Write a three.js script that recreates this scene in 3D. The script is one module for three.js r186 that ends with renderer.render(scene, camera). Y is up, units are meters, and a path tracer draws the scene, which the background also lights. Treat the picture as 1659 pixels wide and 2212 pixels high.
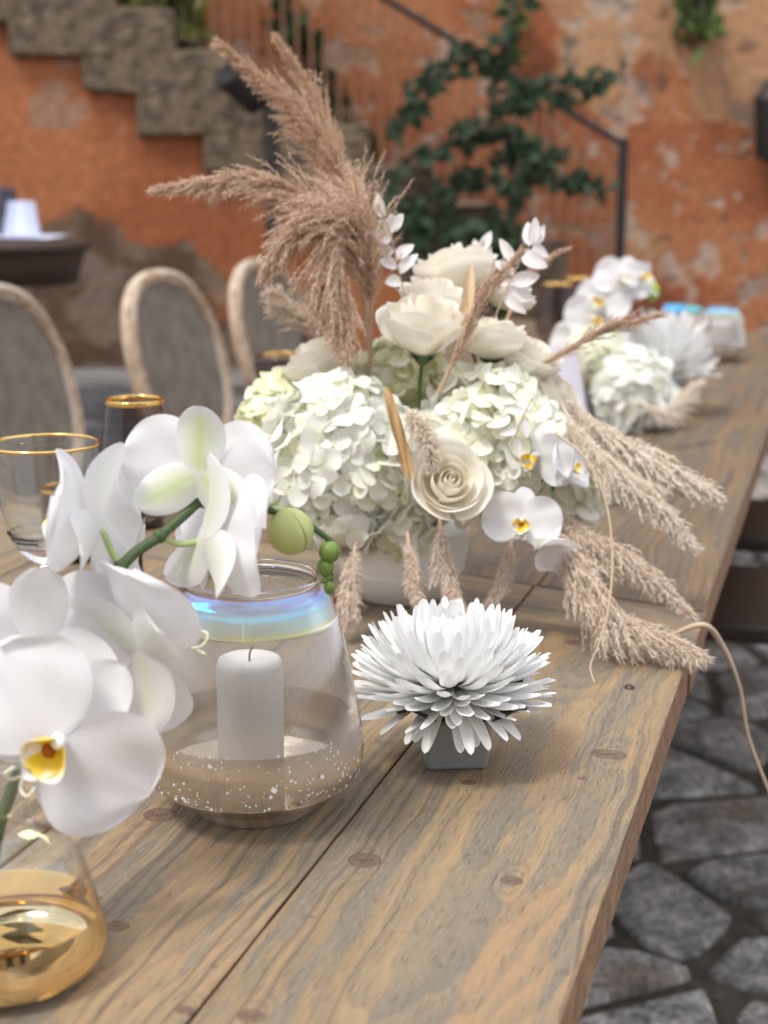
import * as THREE from 'three';
import { mergeGeometries } from 'three/addons/utils/BufferGeometryUtils.js';
import { RoundedBoxGeometry } from 'three/addons/geometries/RoundedBoxGeometry.js';

// ---------------------------------------------------------------- camera, sky, sun, exposure
const F = 1450, PITCH = Math.atan(320 / F), YAW = 0.30532, CAMY = 1.21, TOP = 0.76;
const scene = new THREE.Scene();
const camera = new THREE.PerspectiveCamera(2 * Math.atan(512 / F) * 180 / Math.PI, 0.75, 0.05, 120);
camera.position.set(0, CAMY, 0);
camera.rotation.set(-PITCH, 0, 0);
camera.focus = 1.13;
camera.userData.fStop = 5.6;

const SW = 512, SH = 256, skyData = new Float32Array(SW * SH * 4);
for (let j = 0; j < SH; j++) for (let i = 0; i < SW; i++) {
  const el = ((j + 0.5) / SH - 0.5) * Math.PI, up = Math.max(0, Math.sin(el)), az = (i + 0.5) / SW * 2 * Math.PI;
  const c = 0.5 + 0.2 * Math.sin(3 * az + 4 * el) * Math.cos(5 * el) + 0.16 * Math.sin(7 * az - 9 * el + 2 * Math.sin(2 * az)) + 0.1 * Math.sin(13 * az + 17 * el);
  const k = 0.52 + 0.30 * up, cl = THREE.MathUtils.smoothstep(c, 0.3, 0.75), o = (j * SW + i) * 4;
  skyData[o] = k * (0.86 + 0.2 * cl); skyData[o + 1] = k * (0.93 + 0.12 * cl); skyData[o + 2] = k * (1.08 - 0.02 * cl); skyData[o + 3] = 1;
}
const skyTex = new THREE.DataTexture(skyData, SW, SH, THREE.RGBAFormat, THREE.FloatType);
skyTex.mapping = THREE.EquirectangularReflectionMapping; skyTex.magFilter = THREE.LinearFilter; skyTex.needsUpdate = true;
scene.background = skyTex; scene.environment = skyTex;
const sun = new THREE.DirectionalLight(new THREE.Color(1, 0.95, 0.87), 1.5);
sun.position.set(-3.2, 9, 1.6); sun.target.position.set(0, 0.8, -1.5); sun.shadow.radius = 28; sun.castShadow = true;
sun.shadow.camera.left = sun.shadow.camera.bottom = -8; sun.shadow.camera.right = sun.shadow.camera.top = 8; sun.shadow.mapSize.set(2048, 2048);
scene.add(sun, sun.target);
const renderer = new THREE.WebGLRenderer({ antialias: true });
renderer.toneMapping = THREE.LinearToneMapping; renderer.toneMappingExposure = 1.92;
renderer.shadowMap.enabled = true;

// ---------------------------------------------------------------- helpers
let seed = 7;
const rnd = () => { seed = (seed + 0x6d2b79f5) | 0; let t = Math.imul(seed ^ (seed >>> 15), 1 | seed); t = (t + Math.imul(t ^ (t >>> 7), 61 | t)) ^ t; return ((t ^ (t >>> 14)) >>> 0) / 4294967296; };
const R = (a, b) => a + (b - a) * rnd();
const V = (x, y, z) => new THREE.Vector3(x, y, z);
const lerp = THREE.MathUtils.lerp, clamp = THREE.MathUtils.clamp, sstep = THREE.MathUtils.smoothstep;
const SP = Math.sin(PITCH), CP = Math.cos(PITCH);
// a direction through the photograph (1659 x 2212 units) and a depth along the lens axis -> a place
const K = 768 / 1659;
function W(x, y, Z) { const a = (x * K - 384) / F, b = (y * K - 512) / F; return V(a * Z, CAMY + Z * (-SP - b * CP), Z * (-CP + b * SP)); }
function onY(x, y, Y) { const b = (y * K - 512) / F; return W(x, y, (CAMY - Y) / (SP + b * CP)); }
function onZ(x, y, z) { const b = (y * K - 512) / F; return W(x, y, z / (-CP + b * SP)); }
const CY = Math.cos(YAW), SY = Math.sin(YAW);
const fromTable = (X, y, z) => V(X * CY - z * SY, y, X * SY + z * CY);   // table axes -> world
const toTable = (p) => [p.x * CY + p.z * SY, -p.x * SY + p.z * CY];
const numbers = {};
function numbered(name) { const n = numbers[name] = (numbers[name] ?? -1) + 1; return n ? `${name}_${String(n).padStart(3, '0')}` : name; }
function tag(o, label, category, group, kind) { o.userData.label = label; if (category) o.userData.category = category; if (group) o.userData.group = group; if (kind) o.userData.kind = kind; return o; }
function thing(name, label, category, pos, group) { const o = new THREE.Group(); o.name = numbered(name); if (pos) o.position.copy(pos); scene.add(o); return tag(o, label, category, group); }
function part(name, geo, mat, parent) { const m = new THREE.Mesh(geo, mat); m.name = name; m.castShadow = m.receiveShadow = true; parent.add(m); return m; }
function solo(name, geo, mat, label, category, group, pos) { const m = part(numbered(name), geo, mat, scene); if (pos) m.position.copy(pos); return tag(m, label, category, group); }
function struct(name, geo, mat, parent = scene) { const m = part(parent === scene ? numbered(name) : name, geo, mat, parent); if (parent === scene) m.userData.kind = 'structure'; return m; }

function sheet(nu, nv, fn, col) {
  const p = [], uv = [], c = [], idx = [], v = V(0, 0, 0);
  for (let j = 0; j <= nv; j++) for (let i = 0; i <= nu; i++) {
    const u = i / nu, w = j / nv; fn(u, w, v); p.push(v.x, v.y, v.z); uv.push(u, w);
    if (col) { const q = col(u, w); c.push(q[0], q[1], q[2]); }
  }
  for (let j = 0; j < nv; j++) for (let i = 0; i < nu; i++) { const a = j * (nu + 1) + i, b = a + 1, d = a + nu + 1, e = d + 1; idx.push(a, b, e, a, e, d); }
  const g = new THREE.BufferGeometry();
  g.setAttribute('position', new THREE.Float32BufferAttribute(p, 3)); g.setAttribute('uv', new THREE.Float32BufferAttribute(uv, 2));
  if (col) g.setAttribute('color', new THREE.Float32BufferAttribute(c, 3));
  g.setIndex(idx); g.computeVertexNormals(); return g;
}
function tube(pts, radius, seg = 24, rad = 8, cap = true) {
  const curve = new THREE.CatmullRomCurve3(pts, false, 'centripetal'), fr = curve.computeFrenetFrames(seg, false), P = [], N = [], U = [], idx = [];
  const rf = typeof radius === 'function' ? radius : () => radius;
  for (let j = 0; j <= seg; j++) {
    const t = j / seg, c = curve.getPointAt(t), r = rf(t);
    for (let i = 0; i <= rad; i++) { const a = i / rad * 2 * Math.PI, n = fr.normals[j].clone().multiplyScalar(Math.cos(a)).addScaledVector(fr.binormals[j], Math.sin(a)); P.push(c.x + n.x * r, c.y + n.y * r, c.z + n.z * r); N.push(n.x, n.y, n.z); U.push(i / rad, t); }
  }
  for (let j = 0; j < seg; j++) for (let i = 0; i < rad; i++) { const a = j * (rad + 1) + i, b = a + 1, d = a + rad + 1, e = d + 1; idx.push(a, b, e, a, e, d); }
  if (cap) for (const [j, s] of [[0, -1], [seg, 1]]) { const c = curve.getPointAt(j / seg), n = fr.tangents[j], o = P.length / 3; P.push(c.x, c.y, c.z); N.push(n.x * s, n.y * s, n.z * s); U.push(0, 0); for (let i = 0; i < rad; i++) { const a = j * (rad + 1) + i; idx.push(o, s > 0 ? a : a + 1, s > 0 ? a + 1 : a); } }
  const g = new THREE.BufferGeometry(); g.setAttribute('position', new THREE.Float32BufferAttribute(P, 3)); g.setAttribute('normal', new THREE.Float32BufferAttribute(N, 3)); g.setAttribute('uv', new THREE.Float32BufferAttribute(U, 2)); g.setIndex(idx); return g;
}
const lathe = (pts, seg = 64) => new THREE.LatheGeometry(pts.map(([r, y]) => new THREE.Vector2(Math.max(r, 1e-5), y)), seg);
function smoothProfile(pts, n = 60) { const c = new THREE.SplineCurve(pts.map(([r, y]) => new THREE.Vector2(r, y))); return c.getSpacedPoints(n).map((p) => [p.x, p.y]); }
const box = (w, h, d, x = 0, y = 0, z = 0, r = 0.004) => { const g = new RoundedBoxGeometry(w, h, d, 1, Math.min(r, w / 3, h / 3, d / 3)); g.translate(x, y, z); return g; };
const lin = (r, g, b) => new THREE.Color().setRGB(r, g, b);
const srgb = (r, g, b) => new THREE.Color().setRGB(r / 255, g / 255, b / 255, THREE.SRGBColorSpace);
const std = (o) => new THREE.MeshStandardMaterial({ side: THREE.DoubleSide, ...o });
const phy = (o) => new THREE.MeshPhysicalMaterial({ side: THREE.DoubleSide, ...o });

// gradient noise
const perm = new Uint8Array(512); { const p = [...Array(256).keys()]; for (let i = 255; i > 0; i--) { const j = Math.floor(rnd() * (i + 1)); [p[i], p[j]] = [p[j], p[i]]; } for (let i = 0; i < 512; i++) perm[i] = p[i & 255]; }
const G2 = [...Array(16).keys()].map((i) => [Math.cos(i / 16 * 6.2832), Math.sin(i / 16 * 6.2832)]);
function noise(x, y) {
  const ix = Math.floor(x), iy = Math.floor(y), fx = x - ix, fy = y - iy, u = fx * fx * fx * (fx * (fx * 6 - 15) + 10), v = fy * fy * fy * (fy * (fy * 6 - 15) + 10);
  const g = (a, b, dx, dy) => { const q = G2[perm[(a & 255) + perm[b & 255]] & 15]; return q[0] * dx + q[1] * dy; };
  return 1.4 * lerp(lerp(g(ix, iy, fx, fy), g(ix + 1, iy, fx - 1, fy), u), lerp(g(ix, iy + 1, fx, fy - 1), g(ix + 1, iy + 1, fx - 1, fy - 1), u), v);
}
const fbm = (x, y, o = 4) => { let s = 0, a = 0.5; for (let i = 0; i < o; i++, a *= 0.5, x = x * 2.03 + 17.1, y = y * 2.03 + 5.7) s += a * noise(x, y); return s; };
function dataTex(w, h, fn, { color = true, wrap = THREE.MirroredRepeatWrapping } = {}) {
  const d = new Uint8Array(w * h * 4), b = new Uint8Array(w * h * 4);
  for (let j = 0; j < h; j++) for (let i = 0; i < w; i++) { const q = fn((i + 0.5) / w, (j + 0.5) / h), o = (j * w + i) * 4; for (let c = 0; c < 3; c++) { d[o + c] = clamp(q[c], 0, 1) * 255; b[o + c] = clamp(q[3] ?? 0.5, 0, 1) * 255; } d[o + 3] = b[o + 3] = 255; }
  const mk = (data, sr) => { const t = new THREE.DataTexture(data, w, h); t.wrapS = t.wrapT = wrap; t.magFilter = t.minFilter = THREE.LinearFilter; if (sr) t.colorSpace = THREE.SRGBColorSpace; t.needsUpdate = true; return t; };
  return [mk(d, color), mk(b, false)];
}
const mix3 = (a, b, t) => [lerp(a[0], b[0], t), lerp(a[1], b[1], t), lerp(a[2], b[2], t)];
const over = (a, b, t) => { a[0] = lerp(a[0], b[0], t); a[1] = lerp(a[1], b[1], t); a[2] = lerp(a[2], b[2], t); };

// ---------------------------------------------------------------- paving
const stoneTex = dataTex(512, 512, (u, v) => {
  const a = fbm(u * 9, v * 9, 5), b = noise(u * 60, v * 60), c = fbm(u * 30 + 9, v * 30, 3);
  const k = 0.48 + 0.3 * a + 0.2 * c + 0.1 * b, q = [k, k * 0.985, k * 0.98]; over(q, [0.36, 0.31, 0.25], sstep(fbm(u * 5 + 40, v * 5, 4), 0.1, 0.4) * 0.5); over(q, [0.72, 0.71, 0.69], sstep(c + 0.5 * a, 0.28, 0.5) * 0.6);
  return [...q, 0.5 + a * 0.6 + b * 0.15];
});
const groutTex = dataTex(256, 256, (u, v) => { const a = fbm(u * 20, v * 20, 4); const k = 0.25 + 0.14 * a; return [k * 1.05, k * 0.97, k * 0.82, 0.5 + a]; });
const stoneMats = [1.0, 1.2, 1.45].map((k, i) => std({ map: stoneTex[0], bumpMap: stoneTex[1], bumpScale: 0.02, roughness: 0.9, color: lin(k * [1, 1.02, 0.99][i], k * 0.955, k * [0.92, 0.9, 0.93][i]) }));
const groutMat = std({ map: groutTex[0], bumpMap: groutTex[1], bumpScale: 0.01, roughness: 1 });
{
  const g = new THREE.PlaneGeometry(60, 60); g.rotateX(-Math.PI / 2); for (let i = 0, u = g.attributes.uv; i < u.count; i++) u.setXY(i, u.getX(i) * 60, u.getY(i) * 60);
  struct('ground', g, groutMat).position.y = -0.012;
  const paving = new THREE.Group(); paving.name = 'stone_paving'; paving.userData.kind = 'structure'; scene.add(paving);
  const CELL = 0.215, sites = [];
  for (let i = -24; i < 24; i++) for (let j = -38; j < 14; j++) sites.push([(i + R(0.1, 0.9) + (j & 1) * 0.4) * CELL * 1.15, (j + R(0.12, 0.88)) * CELL]);
  const grid = new Map(); for (const s of sites) { const k = Math.floor(s[0] / 0.5) + ',' + Math.floor(s[1] / 0.5); if (!grid.has(k)) grid.set(k, []); grid.get(k).push(s); }
  const far = [[], [], []];
  for (const s of sites) {
    let poly = [[-0.5, -0.5], [0.5, -0.5], [0.5, 0.5], [-0.5, 0.5]].map(([a, b]) => [s[0] + a, s[1] + b]);
    const gx = Math.floor(s[0] / 0.5), gz = Math.floor(s[1] / 0.5);
    for (let a = -2; a <= 2; a++) for (let b = -2; b <= 2; b++) for (const o of grid.get((gx + a) + ',' + (gz + b)) ?? []) {
      if (o === s) continue;
      const nx = o[0] - s[0], nz = o[1] - s[1], L = Math.hypot(nx, nz), lim = L / 2 - 0.011, out = [];
      const dist = (p) => ((p[0] - s[0]) * nx + (p[1] - s[1]) * nz) / L - lim;
      for (let k = 0; k < poly.length; k++) { const p = poly[k], q = poly[(k + 1) % poly.length], dp = dist(p), dq = dist(q); if (dp <= 0) out.push(p); if (dp * dq < 0) { const t = dp / (dp - dq); out.push([lerp(p[0], q[0], t), lerp(p[1], q[1], t)]); } }
      poly = out;
    }
    if (poly.length < 3) continue;
    // rounded, uneven outline
    let pts = []; for (let k = 0; k < poly.length; k++) { const p = poly[k], q = poly[(k + 1) % poly.length]; pts.push([lerp(p[0], q[0], 0.2), lerp(p[1], q[1], 0.2)], [lerp(p[0], q[0], 0.8), lerp(p[1], q[1], 0.8)]); }
    pts = pts.map(([x, z]) => { const n = 1 - 0.05 * Math.abs(noise(x * 9, z * 9)); return [lerp(s[0], x, n), lerp(s[1], z, n)]; });
    const top = R(-0.004, 0.006), tx = R(-0.03, 0.03), tz = R(-0.03, 0.03), P = [], U = [], idx = [], n = pts.length;
    const put = (x, z, y) => { P.push(x - s[0], y + (x - s[0]) * tx + (z - s[1]) * tz, z - s[1]); U.push(x * 1.3, z * 1.3); };
    put(s[0], s[1], top + 0.003); for (const [x, z] of pts) put(lerp(s[0], x, 0.86), lerp(s[1], z, 0.86), top + 0.001); for (const [x, z] of pts) put(lerp(s[0], x, 0.97), lerp(s[1], z, 0.97), top - 0.005); for (const [x, z] of pts) put(x, z, -0.03);
    for (let k = 0; k < n; k++) { const b = (k + 1) % n; idx.push(0, 1 + b, 1 + k); for (let r = 0; r < 2; r++) { const a0 = 1 + r * n + k, a1 = 1 + r * n + b; idx.push(a0, a1, a1 + n, a0, a1 + n, a0 + n); } }
    const geo = new THREE.BufferGeometry(); geo.setAttribute('position', new THREE.Float32BufferAttribute(P, 3)); geo.setAttribute('uv', new THREE.Float32BufferAttribute(U, 2)); geo.setIndex(idx); geo.computeVertexNormals();
    const m = Math.floor(rnd() * 3), seen = s[1] < -1.7 && s[1] > -5.6 && s[0] > 0.15 - (s[1] + 1.7) * 0.02 && s[0] < 0.62 - (s[1] + 2) * 0.27;
    if (seen) { const q = part('paving_stone', geo, stoneMats[m], paving); q.position.set(s[0], 0, s[1]); } else { geo.translate(s[0], 0, s[1]); far[m].push(geo); }
  }
  far.forEach((list, m) => { const q = part('paving_stones', mergeGeometries(list), stoneMats[m], paving); q.userData.kind = 'stuff'; });
}

// ---------------------------------------------------------------- walls and stairs
const plasterTex = dataTex(2048, 1024, (u, v) => {   // 8 m x 4 m
  const x = u * 8, y = v * 4, w = fbm(x * 1.7, y * 1.7, 4), n = fbm(x * 4.5 + 3, y * 4.5, 5), fine = fbm(x * 22, y * 22, 3), m = fbm(x * 0.9 + 31, y * 0.9 + 7, 4);
  const c = mix3([0.70, 0.42, 0.275], [0.77, 0.52, 0.36], sstep(w, -0.25, 0.35)); over(c, [0.58, 0.33, 0.21], sstep(fbm(x * 1.2 + 50, y * 2, 4), 0.08, 0.4) * 0.75);
  over(c, [0.80, 0.62, 0.47], sstep(m, 0.16, 0.28) * 0.8);
  const newer = sstep(Math.min(x - 4.85, y - 1.72) + 0.45 * fbm(x * 1.6 + 3, y * 1.6, 4), -0.02, 0.06) * (x < 7 ? 1 : 0); over(c, [0.81, 0.635, 0.48], newer * 0.85);   // a later coat of paler render
  const rag = fbm(x * 11 + 7, y * 11, 4), bare = sstep(n + 0.3 * m + 0.42 * rag + 0.15 * fine - 0.12 * newer, 0.13, 0.22), bare2 = sstep(fbm(x * 2.6 + 90, y * 3.4, 5) + 0.3 * rag, 0.22, 0.32);
  over(c, [0.80, 0.75, 0.71], bare * (0.6 + 0.5 * rag)); over(c, [0.64, 0.56, 0.50], bare2 * 0.7); over(c, [0.43, 0.34, 0.28], sstep(fbm(x * 6 + 12, y * 6, 4) + 0.3 * rag, 0.28, 0.4) * 0.6);
  const k = 1 + 0.16 * fine; return [c[0] * k, c[1] * k, c[2] * k, 0.6 + 0.3 * fine - 0.25 * bare - 0.25 * bare2];
});
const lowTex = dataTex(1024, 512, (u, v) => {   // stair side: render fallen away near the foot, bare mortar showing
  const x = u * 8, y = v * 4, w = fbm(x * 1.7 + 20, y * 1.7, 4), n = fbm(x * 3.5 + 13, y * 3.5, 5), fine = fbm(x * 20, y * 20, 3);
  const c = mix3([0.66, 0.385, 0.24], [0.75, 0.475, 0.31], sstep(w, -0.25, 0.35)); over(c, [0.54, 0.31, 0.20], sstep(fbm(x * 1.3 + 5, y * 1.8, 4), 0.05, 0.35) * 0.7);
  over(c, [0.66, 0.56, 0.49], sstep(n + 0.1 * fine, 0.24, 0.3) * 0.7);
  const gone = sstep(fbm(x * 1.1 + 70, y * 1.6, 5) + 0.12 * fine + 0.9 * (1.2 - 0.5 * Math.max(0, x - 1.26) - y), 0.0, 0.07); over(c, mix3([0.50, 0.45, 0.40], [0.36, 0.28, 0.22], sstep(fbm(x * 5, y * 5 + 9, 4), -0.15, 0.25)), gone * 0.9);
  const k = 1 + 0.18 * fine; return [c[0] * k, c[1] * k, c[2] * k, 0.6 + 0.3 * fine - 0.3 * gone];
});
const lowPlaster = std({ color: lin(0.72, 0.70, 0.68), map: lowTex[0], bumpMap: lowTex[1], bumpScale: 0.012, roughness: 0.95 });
const plaster = std({ color: lin(0.72, 0.70, 0.68), map: plasterTex[0], bumpMap: plasterTex[1], bumpScale: 0.012, roughness: 0.95 });
const roughStone = dataTex(512, 512, (u, v) => { const a = fbm(u * 6, v * 6, 5), b = fbm(u * 24, v * 24, 3), c = mix3([0.55, 0.47, 0.38], [0.40, 0.35, 0.29], sstep(a, -0.2, 0.3)); over(c, [0.30, 0.26, 0.21], sstep(b, 0.15, 0.4) * 0.6); over(c, [0.66, 0.57, 0.46], sstep(fbm(u * 9 + 30, v * 9, 4), 0.12, 0.35) * 0.6); return [...c, 0.5 + a * 0.7 + b * 0.4]; });
const stepMat = std({ color: lin(0.72, 0.72, 0.72), map: roughStone[0], bumpMap: roughStone[1], bumpScale: 0.02, roughness: 0.95 });
function wallBox(w, h, d) { const g = new THREE.BoxGeometry(w, h, d, 1, 1, 1), p = g.attributes.position, n = g.attributes.normal, u = g.attributes.uv; for (let i = 0; i < u.count; i++) { const side = Math.abs(n.getX(i)) > 0.5; u.setXY(i, ((side ? p.getZ(i) : p.getX(i)) + w / 2) / 8, (p.getY(i) + h / 2) / 4); } return g; }
const WZ = -7.7, SZ = -6.45;
{
  const back = solo('courtyard_wall', wallBox(16, 5.2, 0.4), plaster, 'tall orange plaster wall with peeling white patches behind the stair railing', 'wall', null, V(4.0, 2.6, WZ - 0.2));
  back.userData.kind = 'thing';
  // staircase: blocks follow the stepped line of the photograph, on the plane z = SZ
  const stair = thing('stone_staircase', 'worn stone staircase with an orange plastered side wall', 'staircase', V(0, 0, 0));
  const xs = [-150, -85, -25, 40, 190, 312, 452, 590, 730, 870, 1010, 1150], ys = [-190, -80, 46, 121, 197, 286, 367, 450, 532, 614, 696, 778];
  const shape = new THREE.Shape(); const first = onZ(-900, -380, SZ); shape.moveTo(first.x - 3, 0); shape.lineTo(first.x - 3, first.y + 2);
  shape.lineTo(onZ(xs[0], ys[0], SZ).x, first.y + 2);
  for (let i = 0; i < xs.length - 1; i++) {
    const a = onZ(xs[i], ys[i], SZ), b = onZ(xs[i + 1], ys[i], SZ), below = onZ(xs[i + 1], ys[i + 1], SZ);
    shape.lineTo(a.x, a.y); shape.lineTo(b.x, b.y);
    const h = 0.35, w = b.x - a.x + 0.16, g = box(w, h, 1.2, 0, 0, 0, 0.014), p = g.attributes.position; for (let k = 0; k < p.count; k++) { const s = 0.02; p.setXYZ(k, p.getX(k) + s * noise(p.getY(k) * 9 + i * 5, p.getZ(k) * 5), p.getY(k) + s * noise(p.getX(k) * 8 + i * 3, p.getZ(k) * 5), p.getZ(k) + s * noise(p.getX(k) * 6, p.getY(k) * 9 + i)); }
    const m = part('step', g, stepMat, stair); m.position.set(a.x + w / 2 - 0.02, a.y + h / 2 - 0.005, SZ - 0.57);
  }
  const e = onZ(xs[xs.length - 1], ys[ys.length - 2], SZ); shape.lineTo(e.x, 0);
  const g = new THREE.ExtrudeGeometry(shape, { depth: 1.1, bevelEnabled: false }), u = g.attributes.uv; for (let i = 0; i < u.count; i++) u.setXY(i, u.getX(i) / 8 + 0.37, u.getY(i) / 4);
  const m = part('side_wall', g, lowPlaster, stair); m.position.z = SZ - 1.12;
  // low stone bench along the foot of the side wall
  const bench = solo('stone_bench', box(5.2, 0.45, 0.5, 0, 0.225, 0, 0.02), std({ map: stoneTex[0], roughness: 0.9, color: lin(0.8, 0.8, 0.82) }), 'long low grey stone bench at the foot of the orange stair wall', 'bench', null, V(-2.2, 0, SZ + 0.3));
  // building across the courtyard, mirrored in the vases
  const bld = thing('courtyard_house', 'pale plaster house with dark windows across the courtyard', 'building', V(0, 0, 7.5)), tan = std({ roughness: 0.95, color: lin(0.42, 0.34, 0.25) }), dark = std({ color: lin(0.02, 0.025, 0.03), roughness: 0.15 }), trim = std({ color: lin(0.3, 0.26, 0.2), roughness: 0.7 });
  part('wall', wallBox(14, 4.6, 0.4), tan, bld).position.set(0, 2.3, 0.2);
  for (let k = 0; k < 5; k++) { const w = part('window', box(1.1, 2.0, 0.06), dark, bld); w.position.set(-5 + k * 2.5, 1.6, -0.02); part('window_frame', mergeGeometries([box(0.09, 2.1, 0.08, -0.58), box(0.09, 2.1, 0.08, 0.58), box(1.25, 0.09, 0.08, 0, 1.05), box(0.06, 2, 0.08)]), trim, w).position.z = -0.03; }
}
// railing
const iron = std({ color: lin(0.05, 0.045, 0.045), roughness: 0.6, metalness: 0.6 }), rust = std({ color: lin(0.30, 0.15, 0.085), roughness: 0.8, metalness: 0.2 });
{
  const z = SZ - 0.95, rail = thing('stair_railing', 'iron stair railing of thin vertical bars against the orange wall', 'railing');
  const a = onZ(300, -330, z), b = onZ(1345, 312, z), slope = (b.y - a.y) / (b.x - a.x);
  part('handrail', tube([a, V(lerp(a.x, b.x, 0.5), lerp(a.y, b.y, 0.5), z), b], 0.017, 4, 8), iron, rail);
  const low = V(0, -1.05, 0); part('lower_rail', tube([a.clone().add(low), a.clone().lerp(b, 0.5).add(low), b.clone().add(low)], 0.008, 4, 6), iron, rail);
  part('post', tube([V(b.x + 0.005, 0, z), V(b.x + 0.005, b.y * 0.5, z), V(b.x + 0.005, b.y + 0.03, z)], 0.026, 2, 8), iron, rail);
  for (let x = a.x + 0.06; x < b.x - 0.03; x += 0.068) { const y = a.y + slope * (x - a.x); part('baluster', tube([V(x, y - 1.05, z), V(x, y - 0.5, z), V(x, y, z)], 0.009, 1, 6), rust, rail); }
  const l = thing('spotlight', 'black spotlight clamped to a dark post beside the stone steps', 'spotlight'), c = onZ(532, 190, -6.2);
  const hd = part('housing', lathe([[0, -0.09], [0.06, -0.09], [0.075, 0.02], [0.09, 0.1], [0.08, 0.1], [0.06, 0.03], [0, 0.02]], 24), iron, l); hd.position.copy(c); hd.rotation.z = 0.6; hd.rotation.x = 0.6;
  part('post', tube([V(c.x + 0.1, 0, c.z), V(c.x + 0.1, c.y * 0.5, c.z), V(c.x + 0.1, c.y, c.z)], 0.03, 2, 8), iron, l); part('clamp', box(0.14, 0.05, 0.05, c.x + 0.05, c.y - 0.02, c.z), iron, l);
  const w = onZ(1665, 262, WZ + 0.1), wl = thing('wall_lantern', 'dark iron lantern fixed to the orange wall', 'lantern', w); part('cage', lathe([[0.02, -0.2], [0.07, -0.18], [0.09, 0.1], [0.1, 0.11], [0.03, 0.2], [0, 0.22]], 6), iron, wl); part('bracket', box(0.04, 0.04, 0.16, 0, 0.18, -0.06), iron, wl);
}
// climbing plants
const leafMats = [[0.035, 0.07, 0.03], [0.05, 0.09, 0.035], [0.16, 0.16, 0.03], [0.1, 0.15, 0.035]].map(([r, g, b]) => phy({ color: lin(r, g, b), roughness: 1, transmission: 0.25, thickness: 0 }));
const bark = std({ color: lin(0.09, 0.07, 0.05), roughness: 0.9 });
function leafGeo(L, w) { return sheet(4, 5, (u, t, v) => { const s = (u - 0.5) * 2, h = w * Math.sin(Math.PI * Math.pow(t, 0.75)); v.set(s * h, L * t, -0.25 * L * t * t + Math.abs(s) * h * 0.35); }); }
function vine(label, z, lines, mat, size, density, group) {
  const t = thing('climbing_plant', label, 'plant', null, group), leaves = [], lg = leafGeo(1, 0.34), m4 = new THREE.Matrix4(), q = new THREE.Quaternion();
  for (const [pts, n, spread] of lines) {
    const P = pts.map(([x, y]) => onZ(x, y, z).add(V(0, 0, R(-0.04, 0.06)))), c = new THREE.CatmullRomCurve3(P);
    part('stem', tube(P, (s) => 0.013 * (1 - 0.6 * s), 12, 6), bark, t);
    for (let k = 0; k < n * density; k++) { const s = rnd(), p = c.getPoint(s).add(V(R(-1, 1), R(-1, 1), R(-0.8, 1)).multiplyScalar(spread * Math.sqrt(rnd()))); q.setFromEuler(new THREE.Euler(R(-1, 1.2), R(-3, 3), R(-3, 3))); const sc = size * R(0.6, 1.25); m4.compose(p, q, V(sc, sc, sc)); leaves.push(lg.clone().applyMatrix4(m4)); }
  }
  part('foliage', mergeGeometries(leaves), mat, t).userData.kind = 'stuff'; return t;
}
vine('dark green climbing plant spreading branches along the stair railing', SZ + 0.12, [
  [[[1115, -20], [1085, 90], [1070, 180], [1090, 300], [1100, 420], [1080, 530]], 150, 0.07], [[[1075, 130], [1000, 130], [930, 170], [880, 240], [850, 300]], 110, 0.055], [[[1085, 240], [1140, 210], [1230, 195], [1340, 160]], 150, 0.06],
  [[[1085, 280], [1010, 290], [950, 320], [860, 380]], 100, 0.05], [[[1085, 380], [1010, 390], [960, 420], [890, 480]], 120, 0.06], [[[1100, 400], [1170, 380], [1240, 390], [1310, 412]], 100, 0.05], [[[1100, 330], [1150, 330], [1210, 345]], 50, 0.05], [[[900, 520], [980, 510], [1060, 530], [1130, 520]], 170, 0.11], [[[820, 420], [870, 470], [930, 520]], 90, 0.08]], leafMats[0], 0.08, 0.75);
vine('thin trailing vine running down the orange wall left of the dark climbing plant', WZ + 0.06, [[[[590, -20], [640, 50], [675, 120], [730, 220], [770, 310], [800, 380], [830, 450]], 120, 0.07]], leafMats[1], 0.11, 1);
vine('yellow green ivy hanging over the top of the stone steps', SZ - 0.2, [[[[330, -40], [340, 10], [350, 60]], 120, 0.16], [[[390, -40], [400, 40], [400, 100]], 120, 0.1], [[[300, -30], [310, 10], [300, 40]], 60, 0.1]], leafMats[2], 0.1, 1);
vine('yellow green ivy tail hanging behind the dark climbing plant', WZ + 0.08, [[[[1108, -40], [1112, 40], [1105, 130]], 60, 0.05]], leafMats[2], 0.1, 1);
vine('small bright green sprig hanging from the top of the orange wall', WZ + 0.08, [[[[1500, -40], [1510, 20], [1500, 65]], 80, 0.11]], leafMats[3], 0.11, 1);

// ---------------------------------------------------------------- tables
const knotsPx = [[785, 1858, 15, 36], [1107, 1903, 10, 24], [540, 2195, 13, 32], [1317, 1630, 10, 38], [1258, 1682, 3, 10], [1012, 1690, 6, 17], [255, 1998, 11, 26], [345, 1758, 14, 36], [404, 2180, 9, 20], [1318, 1390, 6, 22], [1240, 1388, 6, 20], [465, 2085, 3, 8], [672, 1980, 2, 8], [330, 1255, 10, 30], [1000, 1560, 3, 10]];
const knots = knotsPx.map(([x, y, ry, rx]) => { const p = onY(x, y, TOP), [X, Z] = toTable(p), d = p.distanceTo(camera.position), a = toTable(onY(x, y + ry, TOP)), b = toTable(onY(x + rx, y, TOP)); return { X, Z, rz: Math.abs(Math.hypot(a[0] - X, a[1] - Z)), rx: Math.abs(Math.hypot(b[0] - X, b[1] - Z)) }; });
const Z0 = -1.55, ZL = 1.2;
const EDGES = [-0.124, -0.323, -0.527, -0.733, -0.948, -1.155];
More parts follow.
